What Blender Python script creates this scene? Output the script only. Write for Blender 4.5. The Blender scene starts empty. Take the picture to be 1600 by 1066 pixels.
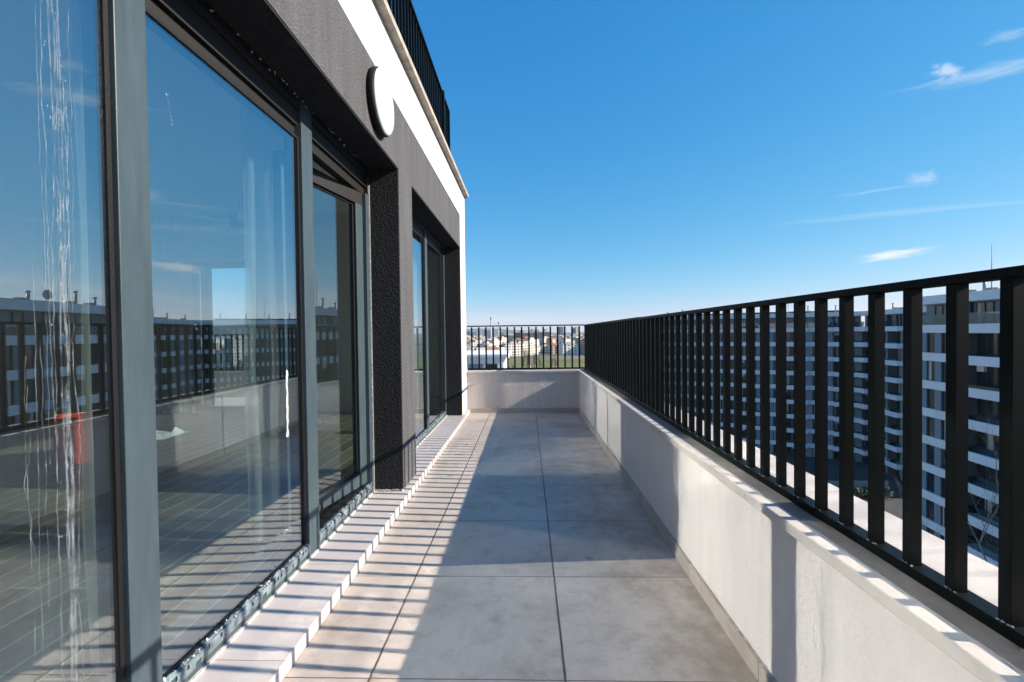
import bpy, bmesh, math, random
from mathutils import Vector, Matrix
R = math.radians
sc = bpy.context.scene
col = sc.collection

# ------------------------------------------------------------ camera
H = 1.0541
yaw, pitch, roll = -0.0316, 0.0177, 0.0123
fwd = Vector((math.sin(yaw)*math.cos(pitch), math.cos(yaw)*math.cos(pitch), -math.sin(pitch)))
r0 = Vector((math.cos(yaw), -math.sin(yaw), 0))
u0 = r0.cross(fwd)
rt = r0*math.cos(roll) - u0*math.sin(roll)
up = r0*math.sin(roll) + u0*math.cos(roll)
cd = bpy.data.cameras.new('camera'); cam = bpy.data.objects.new('camera', cd); col.objects.link(cam)
M = Matrix((rt, up, -fwd)).transposed().to_4x4(); M.translation = (0, 0, H)
cam.matrix_world = M
cd.sensor_width = 36; cd.lens = 728.7/1600*36; cd.clip_start = .05; cd.clip_end = 40000
sc.camera = cam
# ------------------------------------------------------------ sky
SUN = Vector((1, -.076, .515)).normalized()
w = bpy.data.worlds.new('World'); sc.world = w; w.use_nodes = True
nt = w.node_tree; N = nt.nodes; L = nt.links; N.clear()
wo = N.new('ShaderNodeOutputWorld'); bg = N.new('ShaderNodeBackground')
sky = N.new('ShaderNodeTexSky'); sky.sky_type = 'NISHITA'; sky.sun_disc = False
sky.sun_elevation = math.asin(SUN.z); sky.sun_rotation = math.atan2(SUN.x, SUN.y)
sky.altitude = 600; sky.air_density = 1.0; sky.dust_density = .05; sky.ozone_density = 3.0
bg.inputs[1].default_value = .1
# grade of the sky's own light: deeper, cleaner blue like the photograph's
sepc = N.new('ShaderNodeSeparateColor'); L.new(sky.outputs[0], sepc.inputs[0]); hs = N.new('ShaderNodeCombineColor')
for i, (ga, gg) in enumerate(((.852, 1.6), (.50, .727), (.524, .43))):
    m1 = N.new('ShaderNodeMath'); m1.operation = 'MULTIPLY'; m1.inputs[1].default_value = .095; L.new(sepc.outputs[i], m1.inputs[0])
    m2 = N.new('ShaderNodeMath'); m2.operation = 'POWER'; m2.inputs[1].default_value = gg; L.new(m1.outputs[0], m2.inputs[0])
    m3 = N.new('ShaderNodeMath'); m3.operation = 'MULTIPLY'; m3.inputs[1].default_value = ga*10; L.new(m2.outputs[0], m3.inputs[0]); L.new(m3.outputs[0], hs.inputs[i])
# a few thin cirrus wisps, placed by direction
tc = N.new('ShaderNodeTexCoord')
last = hs.outputs[0]
def wisp(px, py, halfw, halfh, strength, seed, slope=0.0):
    global last
    u = px-800; v = py-533
    d = (fwd + rt*(u/728.7) - up*(v/728.7)).normalized()
    hx = Vector((d.y, -d.x, 0)).normalized(); hy = hx.cross(d).normalized()
    hx, hy = hx*math.cos(slope)+hy*math.sin(slope), hy*math.cos(slope)-hx*math.sin(slope)
    def dot(vec, scl):
        n = N.new('ShaderNodeVectorMath'); n.operation = 'DOT_PRODUCT'; n.inputs[1].default_value = vec
        L.new(tc.outputs['Generated'], n.inputs[0]); 
        m = N.new('ShaderNodeMath'); m.operation = 'MULTIPLY'; m.inputs[1].default_value = scl
        L.new(n.outputs['Value'], m.inputs[0]); return m.outputs[0]
    a = dot(hx, 728.7/halfw); b = dot(hy, 728.7/halfh)
    cx = N.new('ShaderNodeCombineXYZ'); L.new(a, cx.inputs[0]); L.new(b, cx.inputs[1]); cx.inputs[2].default_value = seed
    noi = N.new('ShaderNodeTexNoise'); noi.inputs['Scale'].default_value = 1.6; noi.inputs['Detail'].default_value = 6
    noi.inputs['Roughness'].default_value = .6; noi.inputs['Distortion'].default_value = .6
    L.new(cx.outputs[0], noi.inputs['Vector'])
    c2 = N.new('ShaderNodeCombineXYZ'); L.new(a, c2.inputs[0]); L.new(b, c2.inputs[1])
    ln = N.new('ShaderNodeVectorMath'); ln.operation = 'LENGTH'; L.new(c2.outputs[0], ln.inputs[0])
    ad = N.new('ShaderNodeMath'); ad.operation = 'MULTIPLY_ADD'; ad.inputs[1].default_value = 1.8
    L.new(noi.outputs[0], ad.inputs[0]); L.new(ln.outputs['Value'], ad.inputs[2])
    mr = N.new('ShaderNodeMapRange'); mr.interpolation_type = 'SMOOTHSTEP'
    mr.inputs[1].default_value = 1.75; mr.inputs[2].default_value = .85; mr.inputs[3].default_value = 0; mr.inputs[4].default_value = strength
    L.new(ad.outputs[0], mr.inputs[0])
    # only the front hemisphere of that direction
    fr = N.new('ShaderNodeVectorMath'); fr.operation = 'DOT_PRODUCT'; fr.inputs[1].default_value = d
    L.new(tc.outputs['Generated'], fr.inputs[0])
    gt = N.new('ShaderNodeMath'); gt.operation = 'GREATER_THAN'; gt.inputs[1].default_value = .2; L.new(fr.outputs['Value'], gt.inputs[0])
    mu = N.new('ShaderNodeMath'); mu.operation = 'MULTIPLY'; L.new(mr.outputs[0], mu.inputs[0]); L.new(gt.outputs[0], mu.inputs[1])
    mx = N.new('ShaderNodeMix'); mx.data_type = 'RGBA'; L.new(mu.outputs[0], mx.inputs['Factor'])
    L.new(last, mx.inputs['A']); mx.inputs['B'].default_value = (4.5, 4.7, 4.9, 1); last = mx.outputs['Result']
wisp(1390, 399, 52, 9, .85, 1, R(5))
wisp(1545, 113, 95, 13, .30, 2, R(-4))
wisp(1478, 112, 20, 12, .5, 3, R(-20))
wisp(1575, 55, 26, 8, .22, 12)
wisp(1440, 280, 22, 12, .28, 4)
wisp(1560, 428, 170, 12, .3, 5, R(6))
wisp(1330, 460, 260, 10, .16, 6, R(4))
wisp(1420, 330, 220, 7, .14, 7, R(-3))
wisp(1370, 298, 60, 3, .2, 8)
wisp(800, 500, 260, 14, .25, 9)
wisp(330, 462, 90, 10, .3, 10)
wisp(1900, 380, 170, 12, .35, 11, R(6))
L.new(last, bg.inputs[0]); L.new(bg.outputs[0], wo.inputs[0])
# ------------------------------------------------------------ sun
sd = bpy.data.lights.new('sun', 'SUN'); sd.energy = 4.6; sd.angle = R(.5); sd.color = (1, .865, .715)
so = bpy.data.objects.new('sun', sd); col.objects.link(so)
so.rotation_euler = SUN.to_track_quat('Z', 'Y').to_euler()
# ------------------------------------------------------------ exposure, sampling
vs = sc.view_settings; vs.view_transform = 'Standard'; vs.look = 'None'; vs.gamma = 1; vs.exposure = 1.15
cy = sc.cycles
cy.use_denoising = True
cy.max_bounces = 8; cy.transparent_max_bounces = 16; cy.diffuse_bounces = 4; cy.glossy_bounces = 4
cy.blur_glossy = 0.0; cy.caustics_reflective = True; cy.sample_clamp_indirect = 0
try:
    cy.use_guiding = True; cy.use_surface_guiding = True; cy.use_volume_guiding = False; cy.guiding_training_samples = 128; cy.use_adaptive_sampling = False
except Exception: pass

# ================================================================ materials
def mat(name):
    m = bpy.data.materials.new(name); m.use_nodes = True
    return m, m.node_tree.nodes, m.node_tree.links, m.node_tree.nodes['Principled BSDF']
def simple(name, c, rough=.6, metal=0, spec=None, var=0, vscale=4, bump=0, bscale=60, c2=None, stretch=(1,1,1)):
    """base colour with noise variation and a noise bump, all in object space"""
    m, N, L, b = mat(name)
    b.inputs['Base Color'].default_value = (*c, 1); b.inputs['Roughness'].default_value = rough; b.inputs['Metallic'].default_value = metal
    if spec is not None: b.inputs['Specular IOR Level'].default_value = spec
    if var or bump:
        t = N.new('ShaderNodeTexCoord'); mp = N.new('ShaderNodeMapping'); mp.inputs['Scale'].default_value = stretch
        L.new(t.outputs['Object'], mp.inputs[0])
    if var:
        n = N.new('ShaderNodeTexNoise'); n.inputs['Scale'].default_value = vscale; n.inputs['Detail'].default_value = 6; n.inputs['Roughness'].default_value = .65
        L.new(mp.outputs[0], n.inputs['Vector'])
        r = N.new('ShaderNodeMapRange'); r.inputs[1].default_value = .3; r.inputs[2].default_value = .7
        L.new(n.outputs[0], r.inputs[0])
        mx = N.new('ShaderNodeMix'); mx.data_type = 'RGBA'
        mx.inputs['A'].default_value = (*[k*(1-var) for k in (c2 or c)], 1); mx.inputs['B'].default_value = (*[min(1, k*(1+var*.5)) for k in c], 1)
        L.new(r.outputs[0], mx.inputs['Factor']); L.new(mx.outputs['Result'], b.inputs['Base Color'])
    if bump:
        n = N.new('ShaderNodeTexNoise'); n.inputs['Scale'].default_value = bscale; n.inputs['Detail'].default_value = 3
        L.new(t.outputs['Object'], n.inputs['Vector'])
        bp = N.new('ShaderNodeBump'); bp.inputs['Strength'].default_value = 1; bp.inputs['Distance'].default_value = bump
        L.new(n.outputs[0], bp.inputs['Height']); L.new(bp.outputs[0], b.inputs['Normal'])
    return m
MT = {}
def stucco(name, c, dist, scale, streak=.08, rough=.9, speck=None, spec=.3):
    m, N, L, b = mat(name); b.inputs['Roughness'].default_value = rough; b.inputs['Specular IOR Level'].default_value = spec
    t = N.new('ShaderNodeTexCoord')
    v = N.new('ShaderNodeTexVoronoi'); v.inputs['Scale'].default_value = scale; v.feature = 'SMOOTH_F1'
    n0 = N.new('ShaderNodeTexNoise'); n0.inputs['Scale'].default_value = scale*.6; n0.inputs['Detail'].default_value = 4
    L.new(t.outputs['Object'], v.inputs['Vector']); L.new(t.outputs['Object'], n0.inputs['Vector'])
    a = N.new('ShaderNodeMath'); a.operation = 'ADD'; L.new(v.outputs['Distance'], a.inputs[0]); L.new(n0.outputs[0], a.inputs[1])
    bp = N.new('ShaderNodeBump'); bp.inputs['Distance'].default_value = dist; L.new(a.outputs[0], bp.inputs['Height']); L.new(bp.outputs[0], b.inputs['Normal'])
    # weather streaks running down + blotches
    mp = N.new('ShaderNodeMapping'); mp.inputs['Scale'].default_value = (9, 9, 1.1); L.new(t.outputs['Object'], mp.inputs[0])
    n1 = N.new('ShaderNodeTexNoise'); n1.inputs['Scale'].default_value = 1.3; n1.inputs['Detail'].default_value = 7; n1.inputs['Roughness'].default_value = .7
    L.new(mp.outputs[0], n1.inputs['Vector'])
    r = N.new('ShaderNodeMapRange'); r.inputs[1].default_value = .3; r.inputs[2].default_value = .72; L.new(n1.outputs[0], r.inputs[0])
    mx = N.new('ShaderNodeMix'); mx.data_type = 'RGBA'
    mx.inputs['A'].default_value = (*[k*(1-streak) for k in c], 1); mx.inputs['B'].default_value = (*[min(.9, k*(1+streak)) for k in c], 1)
    L.new(r.outputs[0], mx.inputs['Factor'])
    out = mx.outputs['Result']
    if speck:
        n2 = N.new('ShaderNodeTexNoise'); n2.inputs['Scale'].default_value = 260; n2.inputs['Detail'].default_value = 2
        L.new(t.outputs['Object'], n2.inputs['Vector'])
        r2 = N.new('ShaderNodeMapRange'); r2.inputs[1].default_value = .66; r2.inputs[2].default_value = .74; L.new(n2.outputs[0], r2.inputs[0])
        m2 = N.new('ShaderNodeMix'); m2.data_type = 'RGBA'; L.new(r2.outputs[0], m2.inputs['Factor']); L.new(out, m2.inputs['A']); m2.inputs['B'].default_value = (*speck, 1)
        out = m2.outputs['Result']
    L.new(out, b.inputs['Base Color'])
    return m
MT['dark'] = stucco('dark_stucco', (.082, .084, .092), .006, 130, .22, speck=(.2, .2, .2))
MT['white'] = stucco('white_stucco', (.62, .61, .60), .004, 110, .03)
MT['beige'] = stucco('parapet_stucco', (.56, .51, .485), .0045, 85, .09)
MT['beige2'] = stucco('parapet_render', (.57, .54, .545), .0013, 90, .07)
MT['stone'] = simple('upper_coping', (.36, .33, .29), .85, var=.35, vscale=7, bump=.003, bscale=60, stretch=(1, 1.6, .4))
MT['rail'] = simple('dark_painted_steel', (.0022, .0042, .0044), .5, var=.3, vscale=14, bump=.0001, bscale=220, spec=.13, stretch=(4, 4, .6))
MT['frame'] = simple('grey_aluminium', (.046, .070, .085), .42, spec=.35, var=.22, vscale=6, bump=.0003, bscale=150, stretch=(5, 5, .7))
MT['gasket'] = simple('black_rubber', (.006, .006, .007), .5, var=.3, vscale=30, bump=.001, bscale=120)
MT['sealant'] = simple('peeling_film', (.17, .22, .25), .35, var=.7, c2=(.10, .15, .18), vscale=22, bump=.002, bscale=60)
MT['mortar'] = simple('old_mortar', (.5, .48, .45), .9, var=.4, vscale=30, bump=.01, bscale=70)
MT['cream'] = simple('interior_plaster', (.72, .70, .66), .9, var=.05)
MT['whitepaint'] = simple('white_paint', (.78, .79, .80), .6)
def tile_mat(name, c, x0, y0, s, grout=(.13, .09, .06), gw=.0035, rough=.38, dirt=.25, sx=None):
    m, N, L, b = mat(name); t = N.new('ShaderNodeTexCoord'); sp = N.new('ShaderNodeSeparateXYZ'); L.new(t.outputs['Object'], sp.inputs[0])
    def M2(op, a, bb=None, c3=None):
        n = N.new('ShaderNodeMath'); n.operation = op
        for i, q in enumerate((a, bb, c3)):
            if q is None: continue
            if isinstance(q, (int, float)): n.inputs[i].default_value = q
            else: L.new(q, n.inputs[i])
        return n.outputs[0]
    nz = N.new('ShaderNodeTexNoise'); nz.inputs['Scale'].default_value = 30; nz.inputs['Detail'].default_value = 3; L.new(t.outputs['Object'], nz.inputs['Vector'])
    wob = M2('MULTIPLY_ADD', nz.outputs[0], .004, -.002)
    def grid(o, off, sz):
        a = M2('DIVIDE', M2('ADD', M2('SUBTRACT', o, off), wob), sz); f = M2('FRACT', a)
        d = M2('MINIMUM', f, M2('SUBTRACT', 1, f)); return M2('MULTIPLY', d, sz), M2('FLOOR', a)
    gx, ix = grid(sp.outputs[0], x0, sx or s); gy, iy = grid(sp.outputs[1], y0, s)
    d = M2('MINIMUM', gx, M2('MULTIPLY', gy, 1.9))
    mask = N.new('ShaderNodeMapRange'); mask.inputs[1].default_value = gw*.5; mask.inputs[2].default_value = gw*1.1; L.new(d, mask.inputs[0])
    wn = N.new('ShaderNodeTexWhiteNoise'); wn.noise_dimensions = '2D'
    cb = N.new('ShaderNodeCombineXYZ'); L.new(ix, cb.inputs[0]); L.new(iy, cb.inputs[1]); L.new(cb.outputs[0], wn.inputs['Vector'])
    # marbling, different on each tile
    off = N.new('ShaderNodeVectorMath'); off.operation = 'MULTIPLY_ADD'; L.new(wn.outputs['Color'], off.inputs[0]); off.inputs[1].default_value = (9, 9, 9); L.new(t.outputs['Object'], off.inputs[2])
    n1 = N.new('ShaderNodeTexNoise'); n1.inputs['Scale'].default_value = 2.6; n1.inputs['Detail'].default_value = 8; n1.inputs['Roughness'].default_value = .6; n1.inputs['Distortion'].default_value = .8
    L.new(off.outputs[0], n1.inputs['Vector'])
    r1 = N.new('ShaderNodeMapRange'); r1.inputs[1].default_value = .32; r1.inputs[2].default_value = .68; L.new(n1.outputs[0], r1.inputs[0])
    mx = N.new('ShaderNodeMix'); mx.data_type = 'RGBA'; L.new(r1.outputs[0], mx.inputs['Factor'])
    mx.inputs['A'].default_value = (*[k*.90 for k in c], 1); mx.inputs['B'].default_value = (*[k*1.04 for k in c], 1)
    hv = N.new('ShaderNodeHueSaturation'); L.new(mx.outputs['Result'], hv.inputs['Color']); L.new(M2('MULTIPLY_ADD', wn.outputs['Value'], .08, .96), hv.inputs['Value'])
    # dirt: blotches, stronger towards the parapet and in some spots
    n2 = N.new('ShaderNodeTexNoise'); n2.inputs['Scale'].default_value = 2.2; n2.inputs['Detail'].default_value = 12; n2.inputs['Roughness'].default_value = .74; n2.inputs['Distortion'].default_value = .25; L.new(t.outputs['Object'], n2.inputs['Vector'])
    side = N.new('ShaderNodeMapRange'); side.inputs[1].default_value = -.3; side.inputs[2].default_value = .7; side.inputs[3].default_value = 0; side.inputs[4].default_value = .13; L.new(sp.outputs[0], side.inputs[0])
    dd = M2('ADD', n2.outputs[0], side.outputs[0])
    r2 = N.new('ShaderNodeMapRange'); r2.interpolation_type = 'SMOOTHSTEP'; r2.inputs[1].default_value = .47; r2.inputs[2].default_value = .80; r2.inputs[4].default_value = min(.95, dirt*2.0); L.new(dd, r2.inputs[0])
    m2 = N.new('ShaderNodeMix'); m2.data_type = 'RGBA'; L.new(r2.outputs[0], m2.inputs['Factor']); L.new(hv.outputs[0], m2.inputs['A']); m2.inputs['B'].default_value = (.25, .20, .165, 1)
    n5 = N.new('ShaderNodeTexNoise'); n5.inputs['Scale'].default_value = 11; n5.inputs['Detail'].default_value = 10; n5.inputs['Roughness'].default_value = .7; L.new(t.outputs['Object'], n5.inputs['Vector'])
    r5 = N.new('ShaderNodeMapRange'); r5.inputs[1].default_value = .52; r5.inputs[2].default_value = .72; r5.inputs[4].default_value = dirt*1.15; L.new(M2('ADD', n5.outputs[0], M2('MULTIPLY', side.outputs[0], .3)), r5.inputs[0])
    m5 = N.new('ShaderNodeMix'); m5.data_type = 'RGBA'; L.new(r5.outputs[0], m5.inputs['Factor']); L.new(m2.outputs['Result'], m5.inputs['A']); m5.inputs['B'].default_value = (.235, .19, .155, 1); m2 = m5
    # small dark water spots
    vo = N.new('ShaderNodeTexVoronoi'); vo.inputs['Scale'].default_value = 2.7; L.new(t.outputs['Object'], vo.inputs['Vector'])
    vr = N.new('ShaderNodeMapRange'); vr.inputs[1].default_value = .075; vr.inputs[2].default_value = .03; vr.inputs[4].default_value = dirt*1.3; L.new(vo.outputs['Distance'], vr.inputs[0])
    m3 = N.new('ShaderNodeMix'); m3.data_type = 'RGBA'; L.new(vr.outputs[0], m3.inputs['Factor']); L.new(m2.outputs['Result'], m3.inputs['A']); m3.inputs['B'].default_value = (.16, .13, .11, 1)
    m4 = N.new('ShaderNodeMix'); m4.data_type = 'RGBA'; L.new(mask.outputs[0], m4.inputs['Factor']); m4.inputs['A'].default_value = (*grout, 1); L.new(m3.outputs['Result'], m4.inputs['B'])
    L.new(m4.outputs['Result'], b.inputs['Base Color'])
    rr = N.new('ShaderNodeMapRange'); rr.inputs[3].default_value = rough; rr.inputs[4].default_value = rough+.25; L.new(n2.outputs[0], rr.inputs[0]); L.new(rr.outputs[0], b.inputs['Roughness'])
    hh = M2('ADD', mask.outputs[0], M2('MULTIPLY', n1.outputs[0], .12))
    bp = N.new('ShaderNodeBump'); bp.inputs['Distance'].default_value = .0015; L.new(hh, bp.inputs['Height']); L.new(bp.outputs[0], b.inputs['Normal'])
    return m
MT['tile'] = tile_mat('terrace_tiles', (.475, .43, .395), .1058, 1.3967, .6, gw=.0045, dirt=.46, grout=(.10, .065, .045))
MT['steptile'] = tile_mat('step_tiles', (.52, .485, .48), -1.7, .2, .6, sx=2.0, grout=(.3, .27, .24), dirt=.1)
MT['coping'] = tile_mat('coping_stone', (.54, .51, .49), .40, .35, 1.1, sx=3.0, grout=(.3, .27, .24), dirt=.12, rough=.55)
MT['rail_shade'] = simple('rail_shade_strip', (.24, .21, .185), .9, var=.3, vscale=9, bump=.001, bscale=60)  # dark tone standing in for the bottom rail's shade on the coping
MT['skirt'] = tile_mat('skirting_tiles', (.39, .37, .355), -5.2, 1.3967, .6, sx=9.0, grout=(.1, .08, .06), dirt=.3, rough=.5)
def plank_mat():
    m, N, L, b = mat('floor_planks'); t = N.new('ShaderNodeTexCoord')
    mp = N.new('ShaderNodeMapping'); mp.inputs['Rotation'].default_value = (0, 0, R(90)); L.new(t.outputs['Object'], mp.inputs[0])
    br = N.new('ShaderNodeTexBrick'); br.inputs['Scale'].default_value = 1; br.inputs['Brick Width'].default_value = 1.3; br.inputs['Row Height'].default_value = .13
    br.inputs['Mortar Size'].default_value = .005; br.inputs['Color1'].default_value = (.34, .26, .17, 1); br.inputs['Color2'].default_value = (.24, .18, .12, 1); br.inputs['Mortar'].default_value = (.75, .7, .6, 1)
    br.offset = .37
    L.new(mp.outputs[0], br.inputs['Vector'])
    n = N.new('ShaderNodeTexNoise'); n.inputs['Scale'].default_value = 5; n.inputs['Detail'].default_value = 8
    m2 = N.new('ShaderNodeMapping'); m2.inputs['Scale'].default_value = (8, .8, 1); L.new(t.outputs['Object'], m2.inputs[0]); L.new(m2.outputs[0], n.inputs['Vector'])
    mx = N.new('ShaderNodeMix'); mx.data_type = 'RGBA'; mx.blend_type = 'MULTIPLY'; mx.inputs['Factor'].default_value = .6
    L.new(br.outputs['Color'], mx.inputs['A']); L.new(n.outputs['Color'], mx.inputs['B']); 
    L.new(mx.outputs['Result'], b.inputs['Base Color']); b.inputs['Roughness'].default_value = .4
    return m
MT['planks'] = plank_mat()
def glass_mat(name, r0_, tint, dirt=.0, wob=0.0):
    m = bpy.data.materials.new(name); m.use_nodes = True; N = m.node_tree.nodes; L = m.node_tree.links; N.clear()
    o = N.new('ShaderNodeOutputMaterial'); tr = N.new('ShaderNodeBsdfTransparent'); tr.inputs[0].default_value = (*tint, 1)
    gl = N.new('ShaderNodeBsdfGlossy'); gl.inputs['Roughness'].default_value = 0.0; gl.inputs['Color'].default_value = (.93, .97, 1, 1)
    lw = N.new('ShaderNodeNewGeometry'); dp = N.new('ShaderNodeVectorMath'); dp.operation = 'DOT_PRODUCT'
    L.new(lw.outputs['Incoming'], dp.inputs[0]); L.new(lw.outputs['Normal'], dp.inputs[1])
    def M2(op, a, b=None):
        n = N.new('ShaderNodeMath'); n.operation = op
        for i, q in enumerate((a, b)):
            if q is None: continue
            if isinstance(q, (int, float)): n.inputs[i].default_value = q
            else: L.new(q, n.inputs[i])
        return n.outputs[0]
    c = M2('ABSOLUTE', dp.outputs['Value']); p5 = M2('POWER', M2('SUBTRACT', 1, c), 5)
    f = M2('ADD', M2('MULTIPLY', p5, 1-r0_), r0_)
    mx = N.new('ShaderNodeMixShader'); L.new(f, mx.inputs[0]); L.new(tr.outputs[0], mx.inputs[1]); L.new(gl.outputs[0], mx.inputs[2])
    out = mx.outputs[0]
    t = N.new('ShaderNodeTexCoord')
    if wob:
        n = N.new('ShaderNodeTexNoise'); n.inputs['Scale'].default_value = 2.2; n.inputs['Detail'].default_value = 1; L.new(t.outputs['Object'], n.inputs['Vector'])
        bp = N.new('ShaderNodeBump'); bp.inputs['Distance'].default_value = wob; L.new(n.outputs[0], bp.inputs['Height']); L.new(bp.outputs[0], gl.inputs['Normal'])
    if dirt:
        mp = N.new('ShaderNodeMapping'); mp.inputs['Scale'].default_value = (30, 30, .6); L.new(t.outputs['Object'], mp.inputs[0])
        n = N.new('ShaderNodeTexNoise'); n.inputs['Scale'].default_value = 1.2; n.inputs['Detail'].default_value = 8; n.inputs['Roughness'].default_value = .7; L.new(mp.outputs[0], n.inputs['Vector'])
        n3 = N.new('ShaderNodeTexNoise'); n3.inputs['Scale'].default_value = 400; n3.inputs['Detail'].default_value = 1; L.new(t.outputs['Object'], n3.inputs['Vector'])
        r = N.new('ShaderNodeMapRange'); r.inputs[1].default_value = .45; r.inputs[2].default_value = .8; r.inputs[3].default_value = dirt*.25; r.inputs[4].default_value = dirt; L.new(n.outputs[0], r.inputs[0])
        sp3 = N.new('ShaderNodeMapRange'); sp3.inputs[1].default_value = .7; sp3.inputs[2].default_value = .78; sp3.inputs[4].default_value = .25; L.new(n3.outputs[0], sp3.inputs[0])
        df = N.new('ShaderNodeBsdfDiffuse'); df.inputs[0].default_value = (.6, .6, .58, 1)
        m2 = N.new('ShaderNodeMixShader'); L.new(M2('ADD', r.outputs[0], M2('MULTIPLY', sp3.outputs[0], dirt*4)), m2.inputs[0]); L.new(out, m2.inputs[1]); L.new(df.outputs[0], m2.inputs[2]); out = m2.outputs[0]
    L.new(out, o.inputs[0]); return m
MT['glass'] = glass_mat('coated_glass', .28, (.82, .92, .93), dirt=.004)
MT['glass_leaf'] = glass_mat('leaf_glass', .16, (.82, .92, .93), dirt=.004)
MT['glass_dirty'] = glass_mat('coated_glass_dirty', .28, (.82, .92, .93), dirt=.012)
MT['glass_clear'] = glass_mat('clear_glass', .08, (.9, .93, .93))
def streak_mat():
    m = bpy.data.materials.new('dried_drips'); m.use_nodes = True; N = m.node_tree.nodes; L = m.node_tree.links; N.clear()
    o = N.new('ShaderNodeOutputMaterial'); tr = N.new('ShaderNodeBsdfTransparent'); b = N.new('ShaderNodeBsdfPrincipled')
    b.inputs['Base Color'].default_value = (.42, .47, .52, 1); b.inputs['Roughness'].default_value = .25; b.inputs['Specular IOR Level'].default_value = .8
    t = N.new('ShaderNodeTexCoord'); n = N.new('ShaderNodeTexNoise'); n.inputs['Scale'].default_value = 25; n.inputs['Detail'].default_value = 6; L.new(t.outputs['Object'], n.inputs['Vector'])
    r = N.new('ShaderNodeMapRange'); r.inputs[1].default_value = .35; r.inputs[2].default_value = .7; r.inputs[3].default_value = .01; r.inputs[4].default_value = .20; L.new(n.outputs[0], r.inputs[0])
    bp = N.new('ShaderNodeBump'); bp.inputs['Distance'].default_value = .003; n2 = N.new('ShaderNodeTexNoise'); n2.inputs['Scale'].default_value = 120; L.new(t.outputs['Object'], n2.inputs['Vector']); L.new(n2.outputs[0], bp.inputs['Height']); L.new(bp.outputs[0], b.inputs['Normal'])
    mx = N.new('ShaderNodeMixShader'); L.new(r.outputs[0], mx.inputs[0]); L.new(tr.outputs[0], mx.inputs[1]); L.new(b.outputs[0], mx.inputs[2]); L.new(mx.outputs[0], o.inputs[0]); return m
MT['drip'] = streak_mat()
def sheer_mat():
    m = bpy.data.materials.new('sheer_curtain'); m.use_nodes = True; N = m.node_tree.nodes; L = m.node_tree.links; N.clear()
    o = N.new('ShaderNodeOutputMaterial'); tr = N.new('ShaderNodeBsdfTransparent'); d = N.new('ShaderNodeBsdfDiffuse'); tl = N.new('ShaderNodeBsdfTranslucent')
    for q in (d, tl): q.inputs[0].default_value = (.75, .75, .73, 1)
    a = N.new('ShaderNodeMixShader'); L.new(d.outputs[0], a.inputs[1]); L.new(tl.outputs[0], a.inputs[2])
    mx = N.new('ShaderNodeMixShader'); mx.inputs[0].default_value = .36; L.new(tr.outputs[0], mx.inputs[1]); L.new(a.outputs[0], mx.inputs[2]); L.new(mx.outputs[0], o.inputs[0]); return m
MT['sheer'] = sheer_mat()
MT['plastic'] = simple('white_plastic_sheet', (.62, .62, .62), .3, bump=.01, bscale=20)
MT['orange'] = simple('orange_plastic', (.85, .085, .02), .5, var=.1)
MT['fan'] = simple('fan_blades', (.8, .8, .78), .5)
m, N_, L_, b = mat('opal_diffuser'); b.inputs['Base Color'].default_value = (.54, .62, .68, 1); b.inputs['Roughness'].default_value = .3; MT['opal'] = m
# far things
MT['fwall'] = simple('grey_render', (.19, .24, .28), .85, var=.08, vscale=.4)
MT['fband'] = simple('white_render', (.74, .76, .78), .85, var=.06, vscale=.5)
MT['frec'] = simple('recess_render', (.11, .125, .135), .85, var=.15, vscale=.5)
MT['fpink'] = simple('pinkish_brick', (.3, .19, .16), .9, var=.1)
m, N_, L_, b = mat('far_window_glass'); b.inputs['Base Color'].default_value = (.02, .03, .035, 1); b.inputs['Roughness'].default_value = .08; b.inputs['Specular IOR Level'].default_value = .7; MT['fglass'] = m
MT['fframe'] = simple('window_frame_dark', (.03, .035, .04), .5)
MT['fbal'] = glass_mat('balustrade_glass', .12, (.45, .62, .62))
MT['curt'] = simple('window_curtain', (.45, .42, .38), .9)
MT['roof'] = simple('roof_membrane', (.05, .05, .055), .9)
MT['flue'] = simple('flue_metal', (.25, .24, .23), .5)
MT['asphalt'] = simple('asphalt', (.05, .05, .052), .9, var=.3, vscale=.3)
MT['bark'] = simple('bare_twigs', (.30, .23, .16), .9)
MT['bark2'] = simple('poplar_twigs', (.36, .28, .19), .9)
MT['hedge'] = simple('evergreen', (.035, .055, .025), .9, var=.5, vscale=3)
MT['carblue'] = simple('blue_car_paint', (.02, .15, .45), .3)

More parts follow.
